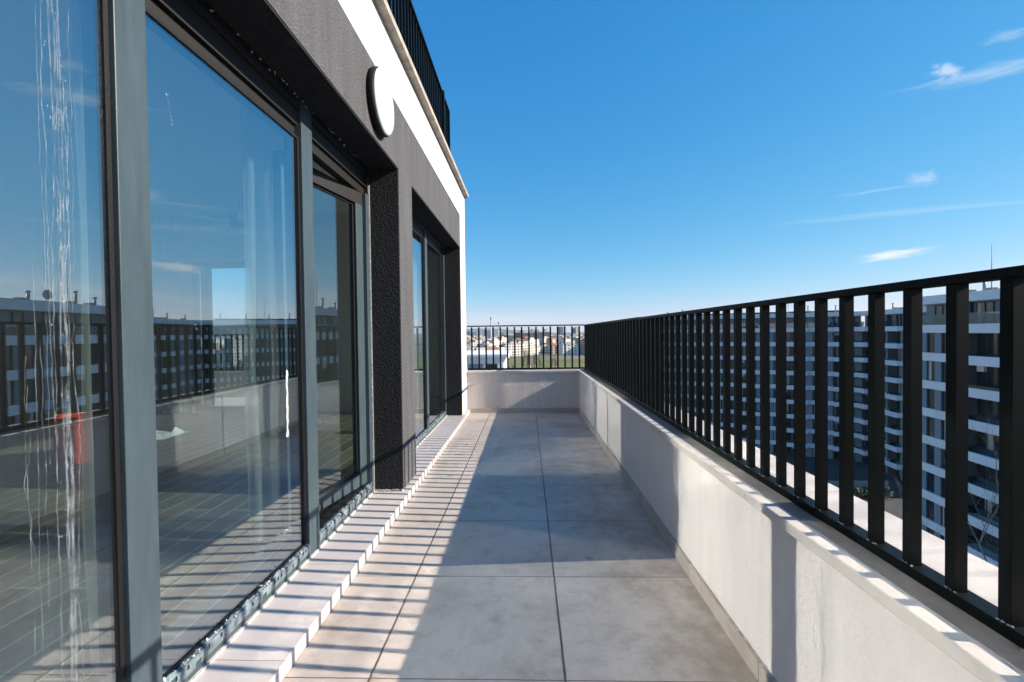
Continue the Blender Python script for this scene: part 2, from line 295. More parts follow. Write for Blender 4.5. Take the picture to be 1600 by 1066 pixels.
# ================================================================ mesh helpers
class MB:
    def __init__(s): s.bm = bmesh.new(); s.mi = 0
    def box(s, x0, x1, y0, y1, z0, z1, mi=None, skip=()):
        v = [s.bm.verts.new(p) for p in ((x0,y0,z0),(x1,y0,z0),(x1,y1,z0),(x0,y1,z0),(x0,y0,z1),(x1,y0,z1),(x1,y1,z1),(x0,y1,z1))]
        for k, f in dict(b=(3,2,1,0), t=(4,5,6,7), f=(0,1,5,4), r=(1,2,6,5), k=(2,3,7,6), l=(3,0,4,7)).items():
            if k in skip: continue
            fc = s.bm.faces.new([v[i] for i in f]); fc.material_index = s.mi if mi is None else mi
        return s
    def poly(s, pts, z0, z1, mi=0):
        a = [s.bm.verts.new((x, y, z0)) for x, y in pts]; b = [s.bm.verts.new((x, y, z1)) for x, y in pts]
        n = len(pts)
        for f in [list(reversed(a)), b]+[[a[i], a[(i+1) % n], b[(i+1) % n], b[i]] for i in range(n)]:
            fc = s.bm.faces.new(f); fc.material_index = mi
        return s
    def tube(s, pts, rad, sides=5, cap=True, mi=0):
        pts = [Vector(p) for p in pts]
        if isinstance(rad, (int, float)): rad = [rad]*len(pts)
        rings = []
        for i, p in enumerate(pts):
            d = (pts[min(i+1, len(pts)-1)]-pts[max(i-1, 0)]).normalized()
            a = d.cross(Vector((0, 0, 1)) if abs(d.z) < .9 else Vector((1, 0, 0))).normalized(); c = d.cross(a)
            rings.append([s.bm.verts.new(p+(a*math.cos(2*math.pi*k/sides)+c*math.sin(2*math.pi*k/sides))*rad[i]) for k in range(sides)])
        for A, B in zip(rings, rings[1:]):
            for k in range(sides):
                f = s.bm.faces.new((A[k], A[(k+1) % sides], B[(k+1) % sides], B[k])); f.material_index = mi; f.smooth = sides > 5
        if cap and sides > 2:
            s.bm.faces.new(list(reversed(rings[0]))).material_index = mi; s.bm.faces.new(rings[-1]).material_index = mi
        return s
    def lathe(s, prof, axis_o, axis='z', n=32, mi=0):
        """prof: list of (radius, height) along the axis"""
        o = Vector(axis_o); rings = []
        for r_, h in prof:
            ring = []
            for k in range(n):
                a = 2*math.pi*k/n; c, q = math.cos(a)*r_, math.sin(a)*r_
                ring.append(s.bm.verts.new(o+(Vector((c, q, h)) if axis == 'z' else Vector((h, c, q)))))
            rings.append(ring)
        for A, B in zip(rings, rings[1:]):
            for k in range(n):
                f = s.bm.faces.new((A[k], A[(k+1) % n], B[(k+1) % n], B[k])); f.material_index = mi; f.smooth = True
        s.bm.faces.new(list(reversed(rings[0]))).material_index = mi; s.bm.faces.new(rings[-1]).material_index = mi
        return s
    def build(s, name, mats, parent=None, bevel=0, recalc=True):
        if recalc: bmesh.ops.recalc_face_normals(s.bm, faces=s.bm.faces)
        me = bpy.data.meshes.new(name); s.bm.to_mesh(me); s.bm.free()
        for q in (mats if isinstance(mats, (list, tuple)) else [mats]): me.materials.append(q)
        o = bpy.data.objects.new(name, me); col.objects.link(o)
        if parent: o.parent = parent
        if bevel:
            bv = o.modifiers.new('bevel', 'BEVEL'); bv.width = bevel; bv.segments = 2; bv.limit_method = 'ANGLE'; bv.harden_normals = False
        return o
def tag(o, label=None, cat=None, group=None, kind=None):
    if label: o['label'] = label
    if cat: o['category'] = cat
    if group: o['group'] = group
    if kind: o['kind'] = kind
    return o
def empty(name, loc, label, cat, group=None, rz=0):
    o = bpy.data.objects.new(name, None); col.objects.link(o); o.location = loc; o.rotation_euler = (0, 0, rz); o.empty_display_size = .2
    return tag(o, label, cat, group)
def bx(name, m, parent, *b, bevel=0, **k): return MB().box(*b, **k).build(name, m, parent, bevel)

# ================================================================ terrace
tag(bx('terrace_floor', MT['tile'], None, -.80, .70, -3, 6.12, -.2, 0), kind='structure')
tag(bx('door_step', MT['steptile'], None, -1.2, -.757, -3, 6.12, .002, .05, bevel=.002), kind='structure')
# our own building
B = empty('penthouse_building', (0, 0, 0), 'penthouse in charcoal and white render along the left of the terrace', 'building')
XF = -.80; XB = -1.06; HD = 2.105
g = MB()
g.box(XB, XF, -3, -.9, .051, HD); g.box(XB, XF, 2.95, 3.29, .058, HD); g.box(XB, XF, 5.665, 5.69, .058, HD)
g.box(XB, XF, -3, 5.69, HD, 2.50)
g.build('charcoal_wall', MT['dark'], B)
g = MB(); g.box(XB, XF+.002, -3, 6.14, 2.50, 2.84); g.box(XB, XF+.001, 5.69, 6.14, .0505, 2.5)
g.box(XB-.2, XB, 5.95, 6.14, .0, 2.84)
g.box(-4.38, XB-.2, 5.95, 6.14, 2.02, 2.84); g.box(-7.5, -4.38, 5.95, 6.14, 0, 2.84); g.box(-3.42, XB-.2, 5.95, 6.14, 0, 2.02)
g.build('white_wall', MT['white'], B)
MT['reveal'] = stucco('black_reveal', (.016, .017, .020), .006, 130, .3, speck=(.12, .12, .12))
MB().box(-.985, XF-.003, 2.941, 2.9498, .058, HD-.009).box(-.985, XF-.003, -.89, 2.941, HD-.009, HD-.0005).build('door_reveal', MT['reveal'], B)
MB().box(-.985, XF-.003, 3.2902, 3.298, .058, HD-.009).box(-.985, XF-.003, 5.656, 5.6648, .058, HD-.009).box(-.985, XF-.003, 3.298, 5.656, HD-.009, HD-.0005).build('window_reveal', MT['reveal'], B)
# rough edge of mortar under the pier and drips along the door head
random.seed(5)
def crumbs(name, m, parent, path, n, s0, s1, spread):
    g = MB()
    for i in range(n):
        t = random.random(); k = t*(len(path)-1); a = int(min(k, len(path)-2)); p = Vector(path[a]).lerp(Vector(path[a+1]), k-a)
        p += Vector([random.uniform(-q, q) for q in spread]); r_ = random.uniform(s0, s1)
        mtx = Matrix.Translation(p) @ Matrix.Rotation(random.random()*6, 4, Vector((random.random(), random.random(), 1)).normalized()) @ Matrix.Diagonal((r_*random.uniform(.6, 1.8), r_*random.uniform(.6, 2), r_*random.uniform(.4, 1), 1))
        bmesh.ops.create_icosphere(g.bm, subdivisions=1, radius=1, matrix=mtx)
    o = g.build(name, m, parent); o['kind'] = 'stuff'; return o
crumbs('mortar_edge', MT['mortar'], B, [(XF-.19, 2.941, .056), (XF, 2.945, .056)], 90, .003, .007, (.004, .003, .003))
crumbs('door_head_mortar', MT['mortar'], B, [(-.985, -.5, HD-.012), (-.985, 2.9, HD-.012)], 60, .002, .006, (.006, .01, .004))
# upper coping and upper railing
g = MB(); g.box(-1.35, -.745, -3, 6.185, 2.84, 2.885); g.build('upper_coping', MT['stone'], B, bevel=.004)
UR = empty('upper_railing', (-.93, 5.7, 2.885), 'dark steel railing on the roof terrace above the white wall', 'railing')
def inv(o): return Matrix.Translation(-o.location)
def part(g, name, m, par, bevel=0):
    o = g.build(name, m, None, bevel); o.parent = par
    o.matrix_parent_inverse = (Matrix.Translation(par.location) @ par.rotation_euler.to_matrix().to_4x4()).inverted(); return o
part(MB().box(-.955, -.905, -3, 5.72, 3.745, 3.765).box(-6, -.955, 5.68, 5.72, 3.745, 3.765), 'handrail', MT['rail'], UR)
part(MB().box(-.945, -.915, -3, 5.71, 2.95, 2.965).box(-6, -.945, 5.69, 5.71, 2.95, 2.965), 'bottom_rail', MT['rail'], UR)
part(MB().box(-.96, -.90, 5.28, 5.33, 2.886, 3.80), 'post', MT['rail'], UR)
part(MB().box(-.955, -.905, 5.67, 5.72, 2.886, 3.744), 'post', MT['rail'], UR)
bar = None
def bars(parent, pts, z0, z1, wx, wy, name='bar', cap=100):
    """one bar mesh, copied; parts"""
    first = None; rest = []
    for i, (x, y) in enumerate(pts):
        if i >= cap: rest.append((x, y)); continue
        if first is None:
            g = MB().box(-wx/2, wx/2, -wy/2, wy/2, 0, z1-z0)
            first = g.build(name, MT['rail'], None); o = first
        else:
            o = first.copy(); col.objects.link(o)
        o.parent = parent; o.location = Vector((x, y, z0))-parent.location
    if rest:
        g = MB()
        for x, y in rest: g.box(x-wx/2, x+wx/2, y-wy/2, y+wy/2, z0, z1)
        part(g, name, MT['rail'], parent)['kind'] = 'stuff'
pts = [(-.93, 5.58-i*.0958) for i in range(64) if abs(5.58-i*.0958-5.305) > .04] + [(-1.03-i*.0958, 5.70) for i in range(36)]
bars(UR, pts, 2.966, 3.744, .02, .02)
# ---------------------------------------------------------------- parapet wall
P = empty('parapet_wall', (.8, 3, 0), 'low beige rendered parapet with a pale stone coping around the terrace', 'wall')
g = MB()
g.box(.694, .95, -3, 4.047, 0, .528); g.box(.688, .95, 4.053, 4.897, 0, .528); g.box(.683, .95, 4.903, 6.12, 0, .528)
g.box(.70, .95, 4.047, 4.053, 0, .527, ); g.box(.70, .95, 4.897, 4.903, 0, .527)
part(g, 'rendered_wall', MT['beige2'], P)
part(MB().box(-.798, .6825, 6.12, 6.36, 0, .528).box(.6825, .95, 6.1205, 6.36, 0, .5275), 'rendered_wall', MT['beige'], P)
CP = [(.667, -3), (.972, -3), (.972, 6.38), (-.80, 6.38), (-.80, 6.101), (.667, 6.101)]
part(MB().poly(CP, .528, .556), 'coping', MT['coping'], P, bevel=.003)
part(MB().box(.708, .792, -3, 6.16, .5561, .5574), 'rail_shade_strip', MT['rail_shade'], P)  # thin dark strip: shade of the bottom rail painted onto the coping
g = MB(); g.box(.680, .694, -3, 4.04, 0, .062); g.box(.676, .688, 4.055, 4.89, 0, .064); g.box(.672, .683, 4.905, 6.108, 0, .062); g.box(-.757, .672, 6.108, 6.12, .0, .064)
part(g, 'skirting', MT['skirt'], P, bevel=.0015)
o = crumbs('skirting_mortar', MT['mortar'], None, [(.687, .6, .063), (.687, 4.04, .063)], 160, .0015, .005, (.004, .02, .002)); o.parent = P; o.location = -P.location
o = crumbs('coping_mortar', MT['mortar'], None, [(.690, .6, .526), (.690, 6, .526)], 120, .002, .006, (.003, .03, .003)); o.parent = P; o.location = -P.location
# ---------------------------------------------------------------- railing
RL = empty('terrace_railing', (.77, 6.2, .556), 'dark steel bar railing standing on the parapet coping', 'railing')
RX = .753
def rail_bar(name, x0, x1, y0, y1, z0, z1, dz=0): return part(MB().box(x0, x1, y0, y1, z0, z1), name, MT['rail'], RL, bevel=.0015)
rail_bar('handrail', RX-.004, RX+.036, -3, 3.16, 1.131, 1.147); rail_bar('handrail', RX-.002, RX+.038, 3.161, 6.26, 1.134, 1.150)
rail_bar('handrail', -.80, RX-.0021, 6.222, 6.26, 1.139, 1.155)
rail_bar('bottom_rail', RX-.003, RX+.035, -3, 6.26, .562, .583); rail_bar('bottom_rail', -.80, RX-.0031, 6.224, 6.258, .562, .583)
pts = [(RX+.012, .758+i*.0958) for i in range(-8, 57)] + [(.70-i*.0958, 6.241) for i in range(16)] + [(RX+.012, .758-i*.0958) for i in range(9, 34)]
bars(RL, pts, .583, 1.1325, .021, .021)
# weld beads at the foot of each bar of the near run
g = MB(); random.seed(3)
for i in range(0, 40):
    y = .758+i*.0958
    for k in range(5):
        mtx = Matrix.Translation((RX-.0005+random.uniform(0, .004), y+random.uniform(-.013, .013), .584)) @ Matrix.Diagonal((.0022, .003, .0016, 1))
        bmesh.ops.create_icosphere(g.bm, subdivisions=1, radius=1, matrix=mtx)
part(g, 'weld_beads', simple('bare_weld', (.5, .5, .48), .35, metal=.7), RL)['kind'] = 'stuff'
g = MB()
for y in [-.6+i*.958 for i in range(8)]: g.box(RX+.006, RX+.026, y-.02, y+.02, .5575, .5618)
for x in (-.5, .3): g.box(x-.02, x+.02, 6.23, 6.25, .5565, .5618)
part(g, 'feet', MT['rail'], RL)
# scrap of tape caught on the bottom rail
g = MB(); g.lathe([(.009, -.004), (.011, -.002), (.011, .002), (.009, .004)], (.775, 1.525, .594), 'x', 14)
tag(g.build('tape_roll', simple('silver_tape', (.45, .5, .55), .3, metal=.5)), 'tiny silver ring of tape lying against a railing bar', 'tape roll')
# small red petals on the tiles
g = MB().poly([(-.585, 4.36), (-.572, 4.352), (-.565, 4.366), (-.577, 4.375)], .0005, .003)
tag(g.build('red_petal', simple('red_petal', (.5, .03, .05), .6)), 'tiny red petal on the sunlit tiles near the far corner', 'petal')

# ================================================================ window walls
def pane(name, y0, y1, z0, z1, x, m, parent):
    return bx(name, m, parent, x-.004, x, y0, y1, z0, z1)
FX = -.99        # outer face of the frame
GX = -1.008      # glass
W1 = MB().box(-1.07, FX, -.9, 2.949, .0505, .112).box(-1.07, FX, 2.885, 2.949, .112, 1.934).build('window_wall', MT['frame'], B, bevel=.002)
bx('mullion', MT['frame'], W1, -1.07, FX+.002, 1.110, 1.207, .0502, 2.104, bevel=.002)
bx('mullion', MT['frame'], W1, -1.07, FX+.002, 2.055, 2.158, .0502, 2.104, bevel=.002)
MT['headdark'] = simple('dark_head_rail', (.008, .007, .006), .55, var=.3, vscale=8)
for y0, y1 in ((-.9, 1.109), (1.208, 2.054), (2.159, 2.949)):
    MB().box(-1.07, FX-.002, y0, y1, 2.05, HD-.001).box(-1.069, FX-.014, y0, y1, 1.985, 2.0495).box(-1.068, FX-.03, y0, y1, 1.935, 1.9845).build('head_rail', MT['headdark'], W1)
g = MB()
for y0, y1 in ((-.9, 1.109), (1.208, 2.054)):
    g.box(-1.045, GX+.007, y0, y0+.012, .113, 1.934); g.box(-1.045, GX+.007, y1-.014, y1-.0005, .113, 1.934)
    g.box(-1.045, GX+.006, y0+.012, y1-.014, .1125, .122); g.box(-1.045, GX+.006, y0+.012, y1-.014, 1.922, 1.9345)
    g.build('glazing_gasket', MT['gasket'], W1); g = MB()
g1 = pane('glass_pane', -.888, 1.099, .122, 1.924, GX, MT['glass_dirty'], W1)
pane('glass_pane', 1.22, 2.04, .122, 1.924, GX, MT['glass'], W1)
# dried drips down the near pane
random.seed(11)
def drips():
    g = MB()
    def run(y, z0, z1, r_, wob, ph=None):
        pts = []; rad = []; z = z0; y *= .979; yy = y; r_ *= .72
        while z > z1:
            yy += random.gauss(0, wob); yy += (y-yy)*.06
            pts.append((GX+.0012, yy, z)); rad.append(r_*random.uniform(.5, 1.35)*(1.0 if z > z1+.1 else .8)); z -= random.uniform(.008, .02)
        pts.append((GX+.0012, yy, z)); rad.append(r_*1.4)
        g.tube(pts, rad, 6)
    for y, a, b_, r_, w_ in ((.985, 2.0, .13, .0016, .0012), (1.0, 2.0, .3, .0024, .0014), (1.008, 2.0, .13, .0018, .0012), (1.012, 2.02, .13, .0030, .0009), (.978, 2.0, .75, .0016, .0012),
                            (1.018, 1.62, .34, .0018, .0016), (1.026, 1.58, .2, .0016, .0018), (.968, 2.0, .8, .0010, .001), (1.003, 1.3, .13, .0028, .0014), (.945, 1.2, .2, .0009, .0008), (1.035, 1.9, 1.2, .0008, .0016),
                            (.955, 1.05, .5, .0009, .001), (.925, 1.02, .13, .0010, .0011), (.995, 1.8, 1.1, .0012, .0016), (1.006, .95, .13, .0042, .0012), (.93, .96, .6, .0009, .003)):
        run(y, a, b_, r_, w_)
    for i in range(170):
        z = random.uniform(.15, 2.0); y = .979*random.choice((.985, 1.0, 1.008, 1.013, 1.02))+random.gauss(0, .003)
        s_ = random.uniform(.0008, .0026)
        bmesh.ops.create_icosphere(g.bm, subdivisions=1, radius=1, matrix=Matrix.Translation((GX+.001, y, z)) @ Matrix.Diagonal((s_*.6, s_, s_*1.6, 1)))
    return g
drips().build('dried_drips', MT['drip'], W1)
g = MB()
for i in range(26):
    t = random.random(); s_ = random.uniform(.0008, .0024)
    bmesh.ops.create_icosphere(g.bm, subdivisions=1, radius=1, matrix=Matrix.Translation((GX+.001, 1.295+t*.02+random.gauss(0, .003), 1.745-t*.09)) @ Matrix.Diagonal((s_*.5, s_, s_*1.4, 1)))
g.build('dried_drips', MT['drip'], W1)
# strip of torn protective film on the glass by the second mullion
g = MB(); pts = []
random.seed(8)
za = .91; prev = None
while za > .62:
    yc = 1.918+random.gauss(0, .002)-(.91-za)*.01; wd = .0042*random.uniform(.3, 1.4); cur = [g.bm.verts.new((GX+.001, yc-wd, za)), g.bm.verts.new((GX+.0035, yc+wd, za))]
    if prev: g.bm.faces.new((prev[0], prev[1], cur[1], cur[0]))
    prev = cur; za -= .014
o = g.build('film_strip', MT['plastic'], W1); o.modifiers.new('thick', 'SOLIDIFY').thickness = .0008
# messy peeling film along the bottom rail of the frame
MT['scrap'] = simple('pale_film_scraps', (.5, .53, .55), .3)
def messy(y0, y1, parent, seed, x=FX, z=.112):
    random.seed(seed); g = MB(); n = int((y1-y0)/.012); prev = None
    for i in range(n+1):
        y = y0+(y1-y0)*i/n; a = random.uniform(.0, .004); b_ = random.uniform(.002, .006); h = random.choice((0, 0, 0, random.uniform(-.002, .007)))
        prof = [(x+.0015, z-.035-a*.6), (x+.003+a*.5, z-.018), (x+.004, z-.004+h*.3), (x-.008, z+.003+max(h, 0)), (x-.022-b_*.2, z+.001+max(h, 0)*.4)]
        cur = [g.bm.verts.new((p[0], y+random.uniform(-.002, .002), p[1])) for p in prof]
        if prev:
            for k in range(len(cur)-1):
                if random.random() < .86 or k == 2: g.bm.faces.new((prev[k], cur[k], cur[k+1], prev[k+1]))
        prev = cur
    o = g.build('peeling_film', MT['sealant'], parent, recalc=False); o.modifiers.new('thick', 'SOLIDIFY').thickness = .0012
    c = crumbs('film_scraps', MT['scrap'], parent, [(x-.004, y0+.02, z+.006), (x-.004, y1-.02, z+.006)], int((y1-y0)*75), .0012, .0038, (.010, .01, .003)); c['kind'] = 'stuff'
messy(-.5, 1.11, W1, 1); messy(1.207, 2.055, W1, 2); messy(2.16, 2.93, W1, 4)
g = MB().box(-.995, FX+.010, -.9, 2.945, .0512, .057); g.build('sill_sealant', simple('white_sealant', (.55, .54, .52), .6, bump=.004, bscale=90), W1)
bx('jamb_sealant', simple('old_white_sealant', (.6, .6, .58), .7, bump=.006, bscale=80, var=.3, vscale=40), W1, -.995, FX+.006, 2.938, 2.9495, .06, 2.0)
# opened leaf, hinged at the far jamb and swung a little into the room
LF = bpy.data.objects.new('door_leaf', None)
lw = .715; th = math.asin(.09/lw) if False else R(11.0)
g = MB(); z0, z1 = .125, 1.93
g.box(-.05, 0, -lw, 0, z0, z0+.075); g.box(-.05, 0, -.075, 0, z0+.075, z1-.075); g.box(-.05, 0, -lw, -lw+.075, z0+.075, z1-.075)
leaf = g.build('door_leaf', MT['frame'], W1, bevel=.002); leaf.location = (-1.012, 2.884, 0); leaf.rotation_euler = (0, 0, -th)
lg = MB().box(-.030, -.026, -lw+.085, -.085, z0+.085, z1-.085).build('glass_pane', MT['glass_leaf'], None); lg.parent = W1; lg.location = leaf.location; lg.rotation_euler = leaf.rotation_euler
gg = MB(); gg.box(-.034, -.018, -lw+.075, -.075, z0+.075, z0+.086); gg.box(-.034, -.018, -lw+.075, -.075, z1-.086, z1-.075); gg.box(-.034, -.018, -.086, -.075, z0+.086, z1-.086); gg.box(-.034, -.018, -lw+.075, -lw+.086, z0+.086, z1-.086)
gk = gg.build('glazing_gasket', MT['gasket'], W1); gk.location = leaf.location; gk.rotation_euler = leaf.rotation_euler
tr_ = MB().box(-.05, -.002, -lw, 0, z1-.0749, z1).build('leaf_top_rail', MT['headdark'], W1); tr_.location = leaf.location; tr_.rotation_euler = leaf.rotation_euler
hd = MB().box(-.075, -.050, -lw+.025, -lw+.05, .95, 1.10).box(-.095, -.075, -lw+.03, -lw+.14, 1.06, 1.08).build('door_handle', MT['rail'], W1); hd.location = leaf.location; hd.rotation_euler = leaf.rotation_euler
bx('leaf_seal', MT['gasket'], W1, -1.062, -1.012, 2.159, 2.884, .113, .121)
# second window wall
W2 = MB().box(-1.07, FX, 3.291, 5.664, .0505, .112).box(-1.07, FX, 3.291, 5.664, 2.075, HD-.001).box(-1.07, FX, 5.61, 5.664, .112, 2.035).box(-1.07, FX, 3.291, 3.345, .112, 2.035).build('window_wall', MT['frame'], B, bevel=.002)
MB().box(-1.069, FX-.012, 3.35, 4.564, 1.985, 2.0745).box(-1.069, FX-.012, 4.661, 5.6, 1.985, 2.0745).build('head_rail', MT['headdark'], W2)
bx('mullion', MT['frame'], W2, -1.07, FX+.002, 4.565, 4.66, .0502, 2.104, bevel=.002)
pane('glass_pane', 3.35, 4.56, .115, 2.03, GX, MT['glass'], W2); pane('glass_pane', 4.665, 5.605, .115, 2.03, GX, MT['glass'], W2)
g = MB()
for y0, y1 in ((3.346, 4.564), (4.661, 5.609)):
    g.box(-1.045, GX+.006, y0, y0+.012, .113, 1.98); g.box(-1.045, GX+.006, y1-.012, y1-.0005, .113, 1.98); g.box(-1.045, GX+.006, y0+.012, y1-.012, .113, .12)
    g.build('glazing_gasket', MT['gasket'], W2); g = MB()
messy(3.35, 5.6, W2, 6)
bx('sill_sealant', bpy.data.materials['white_sealant'], W2, -.995, FX+.010, 3.3, 5.66, .0512, .057)

# ---------------------------------------------------------------- the room behind
tag(bx('room_floor', MT['planks'], None, -7.5, -1.07, -3, 5.95, -.1, .06), kind='structure')
g = MB(); g.box(-7.5, -1.061, -3, 5.949, 2.62, 2.8); g.build('ceiling', MT['whitepaint'], B)
g = MB(); g.box(-7.6, -7.5, -3, 5.949, 0, 2.62); g.box(-7.5, -1.061, -3.2, -3, 0, 2.84); g.box(-7.499, -4.6, 2.3, 2.42, .06, 2.619)
g.build('interior_wall', MT['cream'], B)
ND = MB().box(-4.38, -3.42, 6.0, 6.06, .06, .13).box(-4.38, -3.42, 6.0, 6.06, 1.95, 2.02).box(-4.38, -4.32, 6.0, 6.06, .13, 1.95).box(-3.48, -3.42, 6.0, 6.06, .13, 1.95).box(-4.27, -4.155, 6.0, 6.06, .13, 1.95).box(-3.60, -3.52, 6.0, 6.06, .13, 1.95).build('balcony_door', MT['frame'], B)
MB().box(-4.155, -3.60, 6.03, 6.034, .13, 1.95).box(-4.32, -4.27, 6.03, 6.034, .13, 1.95).box(-3.52, -3.48, 6.03, 6.034, .13, 1.95).build('glass_pane', MT['glass_clear'], ND)
# balcony beyond the room
tag(bx('back_balcony_floor', MT['tile'], None, -8, -.8, 6.381, 7.55, -.2, .04), kind='structure')
P2 = tag(MB().box(-8, -1.0, 7.55, 7.8, -.2, .47).build('balcony_parapet', MT['beige']), 'beige parapet of the back balcony seen through the room', 'wall')
R2 = empty('balcony_railing', (-4.5, 7.65, .47), 'dark bar railing on the back balcony seen through the room', 'railing')
part(MB().box(-8, -1.0, 7.63, 7.67, 1.065, 1.085), 'handrail', MT['rail'], R2); part(MB().box(-8, -1.0, 7.635, 7.665, .48, .49), 'bottom_rail', MT['rail'], R2)
bars(R2, [(-7.9+i*.0958, 7.65) for i in range(72)], .49, 1.065, .02, .02)
# ceiling fan
FN = empty('ceiling_fan', (-3.15, 5.1, 2.62), 'white five blade ceiling fan inside the room', 'ceiling fan')
part(MB().tube([(-3.15, 5.1, 2.62), (-3.15, 5.1, 2.42)], .02, 8), 'rod', MT['fan'], FN)
part(MB().lathe([(.05, 2.42), (.11, 2.38), (.12, 2.30), (.08, 2.26)], (-3.15, 5.1, 0), 'z', 20), 'motor', MT['fframe'], FN)
for k in range(5):
    a = k*2*math.pi/5+.3; c, q = math.cos(a), math.sin(a); g = MB()
    pts = [(-3.15+c*r_-q*w_, 5.1+q*r_+c*w_) for r_, w_ in ((.1, -.03), (.3, -.06), (.58, -.065), (.6, 0), (.58, .065), (.3, .06), (.1, .03))]
    part(g.poly(pts, 2.30, 2.308), 'blade', MT['fan'], FN)
for k in range(4):
    a = k*math.pi/2+.5; g = MB().lathe([(.015, .06), (.03, .04), (.055, -.0), (.06, -.03)], (-3.15+.1*math.cos(a), 5.1+.1*math.sin(a), 2.2), 'z', 14)
    part(g, 'lamp_shade', MT['opal'], FN)
# curtains
def curtain(name, label, x, y0, y1, z0, z1, amp, waves, along='y', m='sheer'):
    g = MB(); n = 90; prev = None
    for i in range(n+1):
        t = i/n; s_ = y0+(y1-y0)*t; off = amp*math.sin(t*waves*6.283)+amp*.4*math.sin(t*waves*2.3*6.283+1)
        ring = []
        for k in range(7):
            z = z0+(z1-z0)*k/6; o2 = off*(1.25-.4*k/6)+.01*math.sin(k*2+t*9)
            ring.append(g.bm.verts.new((x+o2, s_, z) if along == 'y' else (s_, x+o2, z)))
        if prev:
            for k in range(6):
                f = g.bm.faces.new((prev[k], ring[k], ring[k+1], prev[k+1])); f.smooth = True
        prev = ring
    return tag(g.build(name, MT[m], recalc=False), label, 'curtain')
curtain('sheer_curtain', 'sheer white curtain gathered beside the slim second mullion inside the room', -1.22, 2.0, 2.45, .08, 2.6, .03, 6)
curtain('sheer_curtain', 'sheer white curtain gathered behind the streaked nearest pane', -1.27, 1.29, 1.45, .08, 2.6, .025, 3)
curtain('sheer_curtain', 'sheer white curtain hanging behind the far window wall past the charcoal pier', -1.25, 4.7, 5.6, .08, 2.6, .04, 7)
curtain('sheer_curtain', 'sheer white curtain hanging left of the balcony door at the back of the room', 5.86, -4.95, -4.42, .08, 2.6, .03, 5, along='x')
# plastic sheet on the room floor
g = MB(); random.seed(21); G = {}
for i in range(15):
    for j in range(9):
        G[i, j] = g.bm.verts.new((-4.3+i*.055, 4.35+j*.05+.02*math.sin(i), .062+max(0, random.gauss(.015, .02))*(1 if 0 < i < 14 and 0 < j < 8 else .1)+.05*math.exp(-((i-4)**2+(j-5)**2)/5)))
for i in range(14):
    for j in range(8): g.bm.faces.new((G[i, j], G[i+1, j], G[i+1, j+1], G[i, j+1]))
tag(g.build('plastic_sheet', MT['plastic']), 'crumpled white plastic sheet on the room floor near the balcony door', 'plastic sheet')
# orange crate
OC0 = 0
OC = empty('orange_crate', (-3.62, 3.7, .06), 'orange plastic crate standing on the room floor', 'crate')
part(MB().box(-3.80, -3.44, 3.55, 3.57, .06, .42).box(-3.80, -3.44, 3.83, 3.85, .06, .42).box(-3.80, -3.78, 3.57, 3.83, .06, .42).box(-3.46, -3.44, 3.57, 3.83, .06, .42).box(-3.78, -3.46, 3.57, 3.83, .06, .08), 'crate_body', MT['orange'], OC, bevel=.004)
part(MB().box(-3.815, -3.425, 3.535, 3.55, .39, .43).box(-3.815, -3.425, 3.85, 3.865, .39, .43).box(-3.815, -3.80, 3.55, 3.85, .39, .43).box(-3.44, -3.425, 3.55, 3.85, .39, .43), 'rim', MT['orange'], OC, bevel=.003)
OC.rotation_euler = (0, 0, R(40))
# wall lamp
WL = empty('wall_lamp', (XF, 2.53, 2.31), 'round white bulkhead lamp on the charcoal wall above the door', 'wall lamp')
part(MB().lathe([(.12, 0), (.165, .004), (.172, .012), (.172, .034), (.168, .038)], (XF, 2.53, 2.31), 'x', 64), 'lamp_base', simple('black_lamp_rim', (.008, .008, .008), .6, spec=.2), WL)
part(MB().lathe([(.165, .0381), (.166, .044), (.158, .052), (.12, .057), (.05, .059), (.005, .0592)], (XF, 2.53, 2.31), 'x', 64), 'diffuser', MT['opal'], WL)

# ================================================================ the ground and courtyard
ZG = -25.0
def ground_mat():
    m, N, L, b = mat('far_ground'); t = N.new('ShaderNodeTexCoord')
    n = N.new('ShaderNodeTexNoise'); n.inputs['Scale'].default_value = .006; n.inputs['Detail'].default_value = 8; L.new(t.outputs['Object'], n.inputs['Vector'])
    cr = N.new('ShaderNodeValToRGB'); e = cr.color_ramp.elements; e[0].position = .35; e[0].color = (.06, .075, .03, 1); e[1].position = .65; e[1].color = (.2, .17, .13, 1)
    L.new(n.outputs[0], cr.inputs[0]); L.new(cr.outputs[0], b.inputs['Base Color']); b.inputs['Roughness'].default_value = 1
    return m
MT['ground'] = ground_mat()
g = MB().box(-9000, 9000, -2500, 9000, ZG-1, ZG); tag(g.build('ground', MT['ground']), kind='structure')
tag(bx('courtyard_paving', MT['asphalt'], None, 12, 110, -60, 120, ZG+.001, ZG+.01), kind='structure')
